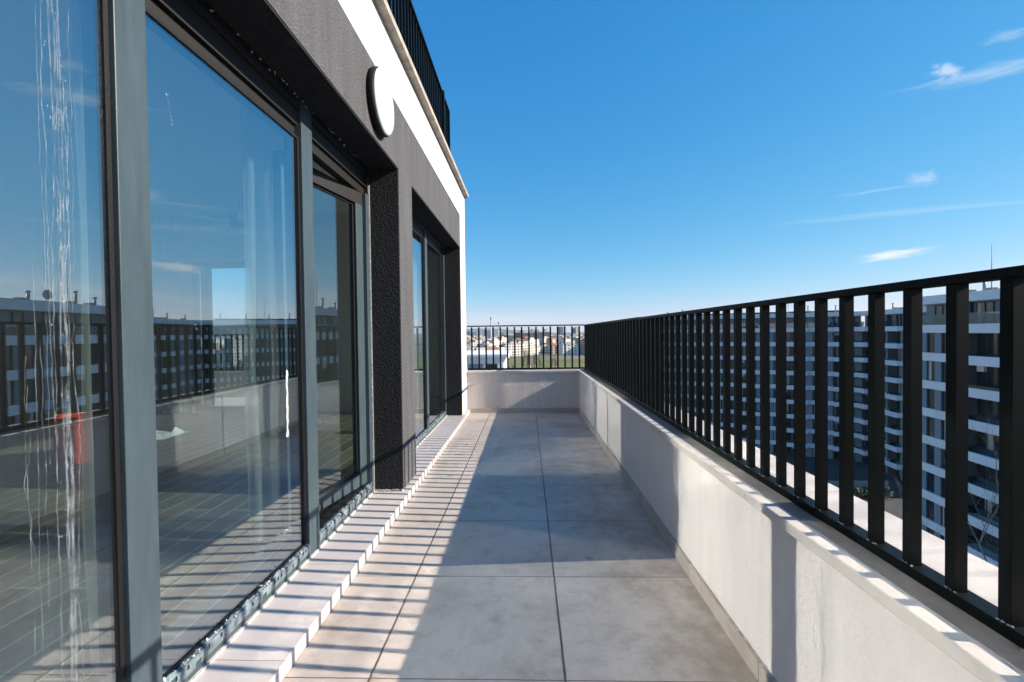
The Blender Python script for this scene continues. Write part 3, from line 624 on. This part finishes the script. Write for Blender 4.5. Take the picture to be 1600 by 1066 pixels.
# ================================================================ big apartment blocks across the courtyard
ST = 2.95
def block(name, origin, rz, bays, label, floors=9, top=True, detail=100, seed=1, depth=14):
    """local +X along the facade, -Y outward; z=0 at the eye-level balcony band top"""
    random.seed(seed)
    root = empty(name, origin, label, 'apartment building', rz=rz)
    Lx = sum(b_[1] for b_ in bays)
    def fin(g, nm, m, cnt=[0]):
        o = g.build(nm, m, None); o.parent = root; return o
    zt = 3.02                                   # roof top above the band top
    wall = MB(); rec = MB(); band = MB()
    zb = -(floors)*ST - .85
    x = 0; nwin = 0; late = MB(); balc_late = MB()
    def window(x0, x1, z0, z1, y, mull=1, cur=False):
        nonlocal nwin
        g = late if nwin >= detail else MB()
        f = .07
        g.box(x0, x1, y-.02, y+.10, z0, z0+f, 0).box(x0, x1, y-.02, y+.10, z1-f, z1, 0).box(x0, x0+f, y-.02, y+.10, z0+f, z1-f, 0).box(x1-f, x1, y-.02, y+.10, z0+f, z1-f, 0)
        for k in range(1, mull+1):
            xm = x0+(x1-x0)*k/(mull+1); g.box(xm-.035, xm+.035, y-.02, y+.10, z0+f, z1-f, 0)
        g.box(x0+f, x1-f, y+.05, y+.07, z0+f, z1-f, 1)
        if cur:
            xa = random.uniform(x0+f, (x0+x1)/2); g.box(xa, xa+random.uniform(.25, .6)*(x1-x0)*.6, y+.035, y+.049, z0+f, z1-f, 2)
        if g is not late: fin(g, 'window', [MT['fframe'], MT['fglass'], MT['curt']])
        nwin += 1
    for bi, (kind, wd) in enumerate(bays):
        x0, x1 = x, x+wd
        for k in range(floors+1):
            zf = -.85-ST*(k-0) + 0             # slab level of this storey (below its band)
            # storey k spans from band top of its floor up to the band above
            fl = -ST*k; cl = fl+ST-.85         # band top .. underside of next band
            if k == 0: cl = fl+2.15
            y = 0.0
            if k == 0 and top:                  # set back top storey with glass balustrade
                yy = 1.3 if kind != 'W' else .7
                wall.box(x0, x1, yy, yy+.3, fl-.02, cl)
                if kind == 'W':
                    window(x0+wd*.25, x0+wd*.45, fl, cl-.15, yy-.09, 0)
                else:
                    window(x0+.4, x0+wd*.38, fl, cl-.1, yy-.09, 1, random.random() < .4); window(x0+wd*.55, x0+wd*.8, fl, cl-.1, yy-.09, 1, random.random() < .5)
                o_ = 0 if kind in 'WG' else -1.0
                g = MB().box(x0+.12, x1-.12, -.10+o_, -.08+o_, .03, 1.0); fin(g, 'glass_balustrade', MT['fbal'])
                if kind in 'WG': band.box(x0, x1, -.10, yy+.3, fl-.85, fl-.021)
                else:
                    fin(MB().box(x0+.1, x1-.1, -1.1, 0, fl-.85, fl), 'balcony', MT['fband']); band.box(x0, x1, .001, yy+.3, fl-.85, fl-.021)
                continue
            if kind == 'W':
                wall.box(x0, x0+wd*.2, 0, .4, fl, cl); wall.box(x0+wd*.42, x0+wd*.58, 0, .4, fl, cl); wall.box(x0+wd*.80, x1, 0, .4, fl, cl)
                window(x0+wd*.2, x0+wd*.42, fl, cl, .12, 0, random.random() < .35); window(x0+wd*.58, x0+wd*.80, fl, cl, .12, 0, random.random() < .35)
                band.box(x0, x1, -.10, .4, fl-.85, fl)
            elif kind == 'G':                   # blank grey pier with one window
                wall.box(x0, x0+wd*.62, 0, .4, fl, cl); window(x0+wd*.62, x0+wd*.92, fl, cl, .12, 0, random.random() < .3); wall.box(x0+wd*.92, x1, 0, .4, fl, cl)
                band.box(x0, x1, -.06, .4, fl-.85, fl)
            else:                               # balcony bay
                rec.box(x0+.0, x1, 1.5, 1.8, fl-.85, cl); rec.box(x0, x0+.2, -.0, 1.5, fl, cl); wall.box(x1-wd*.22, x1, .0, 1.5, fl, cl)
                window(x0+.3, x0+wd*.42, fl-.1, cl+.1, 1.40, 1, random.random() < .45)
                window(x0+wd*.48, x1-wd*.25, fl-.1, cl, 1.40, 1, random.random() < .45)
                pr = 1.1
                g = MB().box(x0+.1, x1-.1, -pr, -pr+.15, fl-.85, fl).box(x0+.1, x0+.25, -pr+.15, 0, fl-.85, fl).box(x1-.25, x1-.1, -pr+.15, 0, fl-.85, fl).box(x0+.25, x1-.25, -pr+.15, 1.5, fl-.85, fl-.7)
                if kind == 'B': fin(g, 'balcony', MT['fband'])
                band.box(x0, x0+.099, -.06, .4, fl-.85, fl); band.box(x1-.099, x1, -.06, .4, fl-.85, fl)
                if random.random() < .4:
                    xa = x0+wd*random.choice((.44, .1)); fin(MB().box(xa, xa+.8, 1.12, 1.399, cl-.75, cl-.2), 'air_conditioner', MT['fband'])
                if random.random() < .4:
                    xa = x0+wd*random.uniform(.15, .6); fin(MB().box(xa, xa+random.uniform(.4, 1.2), -.85, -.3, fl-.69, fl+random.uniform(-.1, .35)), 'balcony_furniture', random.choice((MT['fpink'], MT['curt'], MT['hedge'], MT['fframe'])))
                if random.random() < .55:        # things kept on the balcony: glass screen above the front
                    g = MB().box(x0+.3, x1-.3, -pr+.05, -pr+.07, fl, fl+.28); fin(g, 'glass_screen', MT['fbal'])
        x = x1
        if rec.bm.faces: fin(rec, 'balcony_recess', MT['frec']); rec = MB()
    rec.bm.free()
    wall.box(0, Lx, 1.9, depth, zb-2, 2.2)
    wall.box(0, Lx, .5, 1.9, zb-2, -floors*ST-.86)
    wall.box(-.001, .25, .41, 1.9, -floors*ST-.86, -.1); wall.box(Lx-.25, Lx+.001, .41, 1.9, -floors*ST-.86, -.1)
    fin(wall, 'grey_wall', MT['fwall']); fin(band, 'white_band', MT['fband'])
    if late.bm.faces: fin(late, 'window', [MT['fframe'], MT['fglass'], MT['curt']])['kind'] = 'stuff'
    fin(MB().box(-.15, Lx+.15, -.25, depth+.1, 2.15, zt), 'roof_parapet', MT['fband'])
    fin(MB().box(2.5, Lx-2.5, 5, depth-2, zt+.001, zt+.5), 'roof', MT['roof'])
    for i in range(int(Lx/4)):
        xx = 2+i*4+random.uniform(-1, 1); h = random.uniform(.7, 1.4)
        g = MB().tube([(xx, 2.2, zt), (xx, 2.2, zt+h)], .13, 8).tube([(xx, 2.2, zt+h+.05), (xx, 2.2, zt+h+.25)], .2, 8)
        g.box(xx+.5, xx+1.1, 1.9, 2.5, zt+.001, zt+.4)
        fin(g, 'flue', MT['flue'])
    return root
zb0 = 1.36
nb = block('apartment_block', (42.6, 52, zb0), R(-95.5), [('W', 5.2), ('B', 6.0), ('W', 5.0), ('B', 6.2), ('G', 4.0), ('B', 6.0), ('W', 5), ('B', 6), ('W', 5), ('B', 6)],
           'nearest grey apartment block with white balcony fronts at the right edge', seed=2)
fw = block('apartment_block', (30.5, 110.2, zb0), R(-27), [('B', 4.6), ('G', 3.6), ('B', 4.6), ('W', 4.2), ('B', 4.6), ('G', 3.4), ('B', 4.8), ('W', 4.2), ('B', 4.8)],
           'farther grey apartment wing with white balcony bands seen between the middle railing bars', seed=3)
sw = block('apartment_block', (65.2, 94, zb0), R(-96), [('B', 4.2), ('G', 4.6), ('B', 4.4), ('W', 4.5), ('G', 4)], 
           'narrow grey apartment wing joining the far wing at the inner corner of the courtyard', seed=4, depth=10)
# pale roof plant, dish and aerial masts
def mast(x, y, z, h, label):
    t = empty('roof_mast', (x, y, z), label, 'aerial')
    part(MB().tube([(x, y, z), (x, y, z+h)], [.04, .02], 6), 'mast', MT['flue'], t)
    part(MB().box(x-.25, x+.25, y-.02, y+.02, z+h*.35, z+h*.35+.04), 'arm', MT['flue'], t)
mast(41.4+.1, 43, 4.38, 4.0, 'tall thin aerial mast on the roof of the nearest apartment block'); mast(54.5, 99, 4.38, 4.6, 'tall thin aerial mast on the roof of the farther wing')
SD = empty('satellite_dish', (42.3, 41.8, 4.38), 'grey satellite dish on the roof edge of the nearest apartment block', 'satellite dish')
part(MB().tube([(42.3, 41.8, 4.38), (42.3, 41.8, 5.0)], .04, 6), 'pole', MT['flue'], SD); part(MB().lathe([(.45, 0), (.3, .06), (.1, .1), (.02, .11)], (42.2, 41.8, 5.1), 'x', 20), 'dish', MT['flue'], SD)
# courtyard furniture seen low between the bars
tag(MB().box(30, 56, 74, 74.4, ZG+.01, ZG+2.2).build('garden_wall', simple('low_concrete', (.28, .26, .23), .9, var=.2)), 'low concrete garden wall at the foot of the farther wing', 'wall')
def leafmass(g, cx, cy, cz, rx, ry, rz_, n, s_, seed):
    random.seed(seed)
    for i in range(n):
        d = Vector((random.gauss(0, 1), random.gauss(0, 1), random.gauss(0, 1))).normalized()*random.uniform(.45, 1)**.5
        d *= 1+.25*math.sin(d.x*5+seed)+.2*math.sin(d.z*7+seed*2)
        p = Vector((cx+d.x*rx, cy+d.y*ry, cz+d.z*rz_)); a = Vector((random.gauss(0, 1), random.gauss(0, 1), random.gauss(0, 1))).normalized(); b_ = a.orthogonal().normalized()
        q = s_*random.uniform(.6, 1.4)
        v = [g.bm.verts.new(p+a*q), g.bm.verts.new(p+b_*q*.6), g.bm.verts.new(p-a*q), g.bm.verts.new(p-b_*q*.6)]; g.bm.faces.new(v)
g = MB()
for i in range(14): leafmass(g, 31+i*1.8, 72.6, ZG+.9, 1.2, .9, .9, 130, .22, i)
tag(g.build('hedge', MT['hedge'], recalc=False), 'dark clipped hedge along the low garden wall in the courtyard', 'hedge')
# parked car in the courtyard
def car(x, y, rz, m, label):
    t = empty('parked_car', (x, y, ZG+.01), label, 'car', rz=rz)
    prof = [(-2.1, .35), (-2.15, .75), (-1.9, .95), (-1.3, 1.0), (-.8, 1.42), (.7, 1.45), (1.4, 1.0), (2.0, .9), (2.1, .6), (2.05, .3)]
    g = MB(); A = [g.bm.verts.new((a, -.85, c)) for a, c in prof]; C = [g.bm.verts.new((a, .85, c)) for a, c in prof]; n = len(prof)
    g.bm.faces.new(A); g.bm.faces.new(list(reversed(C)))
    for i in range(n): g.bm.faces.new((A[i], A[(i+1) % n], C[(i+1) % n], C[i]))
    g.build('body', m, t, bevel=.06)
    for s_ in (-1, 1):
        MB().poly([(-1.1, .862*s_), (1.2, .862*s_), (1.2, .855*s_), (-1.1, .855*s_)], .98, 1.32).build('side_window', MT['fglass'], t)
        for xw in (-1.3, 1.3):
            g = MB(); g.tube([(xw, s_*.70, .31), (xw, s_*.88, .31)], .31, 16); g.build('wheel', MT['gasket'], t)
car(47, 84, R(-30), MT['carblue'], 'blue parked car at the foot of the farther wing')

# ================================================================ bare trees
def bare_tree(name, x, y, zg, h, label, seed, m, spread=.38, depth=5, columnar=False, thick=1.0, group=None):
    random.seed(seed); tr = MB(); br = MB()
    def grow(p, d, ln, r_, lv):
        n = 4; pts = [p]; rad = [r_]
        for i in range(n):
            d = (d+Vector((random.gauss(0, .09), random.gauss(0, .09), random.gauss(.03, .06)))).normalized()
            pts.append(pts[-1]+d*ln/n); rad.append(r_*(1-.45*(i+1)/n))
        (tr if lv == 0 else br).tube(pts, rad, 6 if lv == 0 else 3, cap=False)
        if lv >= depth: return
        k = 3 if not columnar else 3
        for i in range(k+(1 if lv < 2 else 0)):
            t = random.randint(1, n); a = random.random()*6.283; s_ = spread*random.uniform(.6, 1.4)
            dd = Vector((math.cos(a)*s_, math.sin(a)*s_, 1 if lv < 3 or columnar else .5))
            if not columnar and lv > 0: dd = d+Vector((math.cos(a), math.sin(a), random.uniform(-.3, .6)))*.75
            grow(pts[t], dd.normalized(), ln*random.uniform(.55, .8), rad[t]*.62, lv+1)
    grow(Vector((0, 0, 0)), Vector((0, 0, 1)), h*(.42 if not columnar else .35), .018*h*thick, 0)
    root = empty(name, (x, y, zg), label, 'tree', group)
    tr.build('trunk', m, root, recalc=False); br.build('branches', m, root, recalc=False)
    return root
bare_tree('bare_tree', 21.4, 21.5, ZG, 19.5, 'leafless tree with tan twigs reaching up behind the last railing bars at right', 7, MT['bark'], depth=6, thick=1.35)
bare_tree('bare_tree', 27.5, 23.5, ZG, 19, 'leafless tree with tan twigs at the right edge below the nearest block', 12, MT['bark'], depth=6, thick=1.35)

# ================================================================ town
def wmat(name, c, win, su=3.2, sz=3.0, fu=(.3, .72), fz=(.32, .75), base=.12):
    """render with rows of dark windows; set by object coordinates"""
    m, N, L, b = mat(name); t = N.new('ShaderNodeTexCoord'); sp = N.new('ShaderNodeSeparateXYZ'); L.new(t.outputs['Object'], sp.inputs[0])
    def M2(op, a, bb=None):
        n = N.new('ShaderNodeMath'); n.operation = op
        for i, q in enumerate((a, bb)):
            if q is None: continue
            if isinstance(q, (int, float)): n.inputs[i].default_value = q
            else: L.new(q, n.inputs[i])
        return n.outputs[0]
    u = M2('FRACT', M2('DIVIDE', M2('ADD', M2('ADD', sp.outputs[0], sp.outputs[1]), 1000), su)); z = M2('FRACT', M2('DIVIDE', M2('ADD', sp.outputs[2], 0), sz))
    a = M2('MULTIPLY', M2('GREATER_THAN', u, fu[0]), M2('LESS_THAN', u, fu[1])); c2 = M2('MULTIPLY', M2('GREATER_THAN', z, fz[0]), M2('LESS_THAN', z, fz[1]))
    ge = N.new('ShaderNodeNewGeometry'); s3 = N.new('ShaderNodeSeparateXYZ'); L.new(ge.outputs['Normal'], s3.inputs[0])
    wallm = M2('LESS_THAN', M2('ABSOLUTE', s3.outputs[2]), .5)
    k = M2('MULTIPLY', M2('MULTIPLY', a, c2), wallm)
    mx = N.new('ShaderNodeMix'); mx.data_type = 'RGBA'; L.new(k, mx.inputs['Factor']); mx.inputs['A'].default_value = (*c, 1); mx.inputs['B'].default_value = (*win, 1)
    L.new(mx.outputs['Result'], b.inputs['Base Color']); b.inputs['Roughness'].default_value = .8
    return m
WM = [wmat('pale_flats', (.58, .53, .47), (.08, .08, .09)), wmat('white_flats', (.68, .66, .63), (.10, .10, .11), 4, 3, (.2, .7)), wmat('ochre_flats', (.50, .38, .27), (.07, .06, .06)),
      wmat('grey_flats', (.33, .32, .32), (.05, .06, .07)), wmat('pink_flats', (.52, .37, .31), (.08, .07, .07)), wmat('brown_flats', (.28, .20, .16), (.05, .05, .05))]
WT = [simple('red_roof_tiles', (.30, .11, .065), .9), simple('grey_roof', (.2, .2, .2), .9), simple('pale_roof', (.42, .40, .37), .9)]
GLB = wmat('blue_glass_tower', (.05, .11, .17), (.02, .05, .09), 3, 3.5, (.1, .9), (.2, .9))
GLD = wmat('dark_glass_office', (.035, .06, .09), (.015, .03, .05), 6, 3.5, (.08, .92), (.25, .9))
TB = wmat('beige_tower', (.55, .46, .38), (.12, .10, .09), 4, 3, (.3, .7))
def pix(px, dist, py=None):
    """ground position seen in the photograph's direction px at a horizontal distance; optional height for row py"""
    u = px-800
    d = (fwd+rt*(u/728.7)); a = math.atan2(d.x, d.y)
    z = None
    if py is not None:
        v = py-533; dd = fwd+rt*(u/728.7)-up*(v/728.7); z = H+dist*dd.z/math.hypot(dd.x, dd.y)
    return math.sin(a)*dist, math.cos(a)*dist, z
def bld(name, px0, px1, dist, top, depth, m, label, cat='building', group=None, roof=None, rz=0, rm=None, zg=None):
    xa, ya, _ = pix(px0, dist); xb, yb, _ = pix(px1, dist); zt = pix((px0+px1)/2, dist, top)[2]
    wd = math.hypot(xb-xa, yb-ya); zg = ZG if zg is None else zg
    a = math.atan2(yb-ya, xb-xa)+(rz or .35)
    root = empty(name, ((xa+xb)/2, (ya+yb)/2, zg), label, cat, group, rz=a)
    h = zt-zg
    MB().box(-wd/2, wd/2, 0, depth, 0, h).build('wall', m, root)
    g = MB()
    if roof == 'gable':
        v = [g.bm.verts.new(p) for p in ((-wd/2-.4, -.4, h), (wd/2+.4, -.4, h), (wd/2+.4, depth+.4, h), (-wd/2-.4, depth+.4, h), (-wd/2-.4, depth/2, h+depth*.22), (wd/2+.4, depth/2, h+depth*.22))]
        for f in ((0, 1, 5, 4), (2, 3, 4, 5), (0, 4, 3), (1, 2, 5), (3, 2, 1, 0)): g.bm.faces.new([v[i] for i in f])
    else:
        g.box(-wd/2-.2, wd/2+.2, -.2, depth+.2, h+.01, h+.9).box(-wd*.15, wd*.2, depth*.3, depth*.6, h+.9, h+3)
    g.build('roof', rm or WT[2], root)
    return root
# white modern house close below the terrace
WHo = empty('white_house', (0, 60, ZG), 'white modern building with a flat layered roof just beyond the far railing', 'house')
x0, y0, _ = pix(690, 62); x1, y1, zt = pix(793, 62, 553)
yy = y0
def wh(nm, m, *b): return part(MB().box(*b), nm, m, WHo)
wh('wall', MT['fband'], x0, x1-.5, yy+.5, yy+14, ZG, zt-1.1)
wh('roof', MT['whitepaint'], x0-.6, x1+.15, yy-.4, yy+14.5, zt-.32, zt); wh('roof', MT['whitepaint'], x0-.3, x1-.15, yy-.1, yy+14.2, zt-.72, zt-.36); wh('roof', MT['whitepaint'], x0-.1, x1-.35, yy+.1, yy+14, zt-1.12, zt-.76)
wh('column', MT['whitepaint'], x1-1.3, x1-.5, yy+.0, yy+.5, zt-4.2, zt-1.13); wh('column', MT['whitepaint'], x0+.2, x0+1.0, yy, yy+.5, zt-4.2, zt-1.13)
for a, b_, m_ in ((.15, .36, MT['fglass']), (.40, .62, MT['fwall']), (.66, .84, MT['fglass'])):
    wh('window', m_, x0+(x1-x0)*a, x0+(x1-x0)*b_, yy+.40, yy+.499, zt-3.7, zt-1.3)
wh('terrace_slab', MT['fband'], x0-.5, x1+2.2, yy-1.8, yy+.4, zt-4.6, zt-4.21)
# green field
m_grass = simple('meadow_grass', (.12, .14, .035), 1, var=.4, vscale=.03)
g = MB(); fx0 = pix(740, 300)[0]; fx1 = pix(960, 300)[0]
g.box(-110, 170, 300, 455, ZG+.02, ZG+.06); tag(g.build('meadow', m_grass), kind='structure')
tag(MB().box(-60, 170, 236, 246, ZG+.02, ZG+.05).build('road', MT['asphalt']), kind='structure')
# poplars, each a thing
for i, (px, dist, top, s_) in enumerate(((817, 300, 534, 1), (823, 305, 536, 2), (829, 298, 541, 3), (837, 310, 540, 4), (846, 300, 548, 5), (863, 290, 545, 6), (869, 300, 552, 7), (883, 330, 556, 8))):
    x, y, zt = pix(px, dist, top)
    places = ('tallest bare poplar left of the row on the meadow', 'second bare poplar from the left on the meadow', 'third bare poplar from the left on the meadow', 'bare poplar in the middle of the meadow row', 'shorter bare poplar before the gap in the meadow row',
              'bare poplar just right of the gap on the meadow', 'small bare poplar beside the pale flats at right', 'smallest bare poplar at the right end of the meadow')
    bare_tree('poplar_tree', x, y, ZG, (zt-ZG), places[i], 30+s_, MT['bark2'], spread=.17, columnar=True, depth=5, thick=3.2)
# named landmarks
WG = wmat('white_grid_flats', (.72, .70, .66), (.05, .045, .045), 3.4, 3.0, (.28, .82), (.25, .72))
WH2 = wmat('pale_balcony_flats', (.62, .57, .51), (.14, .12, .11), 9, 3.0, (.35, .8), (.3, .7))
bld('apartment_block', 789, 818, 520, 538, 14, WG, 'white gridded apartment block standing on the left edge of the meadow', 'apartment building')
bld('apartment_block', 829, 846, 560, 545, 14, WH2, 'pale apartment block behind the middle poplars, left half of the pair', 'apartment building')
bld('apartment_block', 846.5, 860, 570, 542, 14, WG, 'white apartment block with balconies behind the gap in the poplars', 'apartment building')
bld('apartment_block', 860.5, 871, 560, 541, 14, WM[0], 'beige apartment block right of the white balconied one behind the poplars', 'apartment building')
bld('apartment_block', 886, 900, 640, 545, 14, WM[4], 'pinkish apartment block at the right end of the meadow', 'apartment building', roof='gable', rm=WT[0])
bld('apartment_block', 873, 891, 760, 529, 14, WM[1], 'white long apartment block above the right end of the meadow', 'apartment building')
bld('apartment_block', 895, 902, 800, 524, 14, WM[0], 'slim pale apartment tower near the railing corner', 'apartment building')
bld('office_building', 813, 836, 950, 520, 40, GLD, 'long dark blue office block on the skyline, left section', 'office building')
bld('office_building', 836.5, 861, 960, 519, 40, GLD, 'long dark blue office block on the skyline, right section', 'office building')
bld('office_building', 790, 812, 1300, 524, 40, GLD, 'low dark slate office block left of the long blue one', 'office building')
bld('office_building', 862, 890, 1200, 525.5, 40, GLD, 'low dark slate office block right of the long blue one', 'office building')
bld('tower_block', 733.5, 744, 1900, 518.5, 30, GLB, 'broad blue glass tower at the left of the skyline', 'tower')
bld('tower_block', 725, 728.5, 1800, 512, 30, GLB, 'slim dark tower beside the white wall at the far left of the skyline', 'tower')
bld('tower_block', 759.5, 766, 1800, 516, 25, GLB, 'pale blue tower just left of the striped chimney', 'tower')
bld('tower_block', 781, 787, 1900, 519, 25, GLB, 'small blue tower just right of the second chimney', 'tower')
bld('tower_block', 794, 797, 1900, 521, 25, TB, 'small pale slab on the skyline left of centre', 'tower')
bld('tower_block', 805, 811, 1900, 519, 25, TB, 'beige tower above the low slate office block', 'tower')
bld('tower_block', 815.5, 818.5, 2100, 516.5, 25, GLD, 'thin dark tower above the left end of the long office block', 'tower')
bld('tower_block', 832, 835.5, 2100, 514.5, 25, TB, 'first of two beige towers above the long office block', 'tower')
bld('tower_block', 838, 842.5, 2100, 515, 25, WM[3], 'second tower with a darker face above the long office block', 'tower')
bld('tower_block', 852, 858, 2100, 514.5, 25, TB, 'wide beige tower above the right end of the long office block', 'tower')
bld('tower_block', 875.5, 880, 1700, 511, 25, GLB, 'dark teal glass tower, tallest left of the railing corner', 'tower')
bld('tower_block', 880.2, 884, 1720, 512, 25, TB, 'beige tower attached to the dark teal glass tower', 'tower')
bld('tower_block', 896, 899.5, 1700, 514, 25, GLB, 'blue glass tower left of the tan one at the railing corner', 'tower')
bld('tower_block', 899.7, 905, 1700, 512, 25, TB, 'tan tower next to the railing corner', 'tower')
for px, top, lab in ((767.3, 496.8, 'tall striped power station chimney, taller of the two'), (779.2, 504.5, 'shorter striped power station chimney')):
    x, y, zt = pix(px, 1500, top); t = empty('factory_chimney', (x, y, ZG), lab, 'chimney')
    h = zt-ZG; m_r = simple('chimney_red', (.35, .12, .08), .9); m_w = simple('chimney_concrete', (.5, .47, .44), .9)
    part(MB().tube([(x, y, ZG), (x, y, ZG+h*.6)], [2.8, 1.9], 12), 'shaft', m_w, t)
    for k in range(4): part(MB().tube([(x, y, ZG+h*(.6+k*.1)), (x, y, ZG+h*(.7+k*.1)-.01)], [1.9, 1.8], 12), 'stripe', m_r if k == 3 else m_w, t)
    part(MB().tube([(x, y, zt), (x, y, zt+2)], 2.3, 12), 'rim', MT['roof'], t)
# the rest of the town: each house a thing; the photo tells them apart only by kind
random.seed(77)
kinds = [(WM[0], WT[2], None, 'small cream block among the distant rooftops of the town', 'cream town blocks'), (WM[1], WT[2], None, 'small white block among the distant rooftops of the town', 'white town blocks'),
         (WM[2], WT[0], 'gable', 'small ochre house with a red roof in the distant town', 'ochre town houses'), (WM[3], WT[1], None, 'small grey block among the distant rooftops of the town', 'grey town blocks'),
         (WM[4], WT[0], 'gable', 'small pinkish house with a red roof in the distant town', 'pink town houses'), (WM[5], WT[1], None, 'small brown block among the distant rooftops of the town', 'brown town blocks')]
def scatter(pa, pb, n, d0, d1, hmin, hmax):
    for i in range(n):
        px = random.uniform(pa, pb); t = random.random(); dist = d0*(d1/d0)**t
        m_, r_, rf, lab, gp = random.choices(kinds, (4, 4, 2, 2, 2, 1))[0]
        a = math.degrees(math.atan2((fwd+rt*((px-800)/728.7)).x, (fwd+rt*((px-800)/728.7)).y))
        wpx = random.uniform(10, 24)/dist*728*(1+((px-800)/728)**2)
        top = 520.5+(ZG*-1-random.uniform(hmin, hmax)+1)/dist*728 if True else 0
        top += .0121*(800-px)        # roll of the picture
        bld('town_house' if rf else 'town_block', px-wpx/2, px+wpx/2, dist, top, random.uniform(10, 16), m_, lab, 'house' if rf else 'building', gp, roof=rf, rz=random.uniform(.2, 1.0), rm=r_)
scatter(724, 960, 200, 520, 2600, 9, 18)
scatter(722, 800, 26, 330, 640, 7, 13)
scatter(290, 420, 62, 450, 3000, 9, 24)
# dark conifers and scrub between the houses
g = MB()
random.seed(9); rs = [(random.uniform(722, 910), 600*(2400/600)**random.random()) for i in range(90)]+[(random.uniform(290, 430), 200*(1500/200)**random.random()) for i in range(130)]+[(random.uniform(724, 790), random.uniform(230, 420)) for i in range(60)]
for i, (px, dist) in enumerate(rs):
    x, y, _ = pix(px, dist); h = random.uniform(4, 10); leafmass(g, x, y, ZG+h*.55, h*.45, h*.45, h*.6, 70, .9+dist*.0006, i)
tag(g.build('distant_scrub', simple('scrub_foliage', (.11, .095, .065), 1, var=.5, vscale=.05), recalc=False), 'dark scrub and small trees filling the gaps between the distant houses', 'trees', kind='stuff')
# hills beyond the town
g = MB(); random.seed(4); prev = None
for i in range(181):
    a = R(-75+i*1.1); d = 5200; z = ZG+25+125*max(0, math.sin((i-10)*.05))*(1 if i < 66 else max(0, 1-(i-66)/14))+7*math.sin(i*.5)+5*math.sin(i*1.3)
    z = max(z, ZG+12)
    cur = [g.bm.verts.new((math.sin(a)*d, math.cos(a)*d, ZG)), g.bm.verts.new((math.sin(a)*(d+900), math.cos(a)*(d+900), z)), g.bm.verts.new((math.sin(a)*(d+1800), math.cos(a)*(d+1800), ZG))]
    if prev:
        for k in range(2): g.bm.faces.new((prev[k], cur[k], cur[k+1], prev[k+1]))
        g.bm.faces.new((prev[2], cur[2], cur[0], prev[0]))
    prev = cur
tag(g.build('hills', simple('hill_woods', (.05, .07, .05), 1, var=.3, vscale=.001)), kind='structure')
# ================================================================ haze
HZ = True
if HZ:
    m = bpy.data.materials.new('air_haze'); m.use_nodes = True; nt = m.node_tree; nt.nodes.clear()
    o = nt.nodes.new('ShaderNodeOutputMaterial'); pv = nt.nodes.new('ShaderNodeVolumePrincipled'); pv.inputs['Density'].default_value = .00009; pv.inputs['Color'].default_value = (.70, .84, 1, 1); pv.inputs['Anisotropy'].default_value = .1
    nt.links.new(pv.outputs[0], o.inputs['Volume'])
    h = MB().box(-9100, 9100, -2600, 9100, ZG-2, 150).build('haze', m); tag(h, kind='stuff')
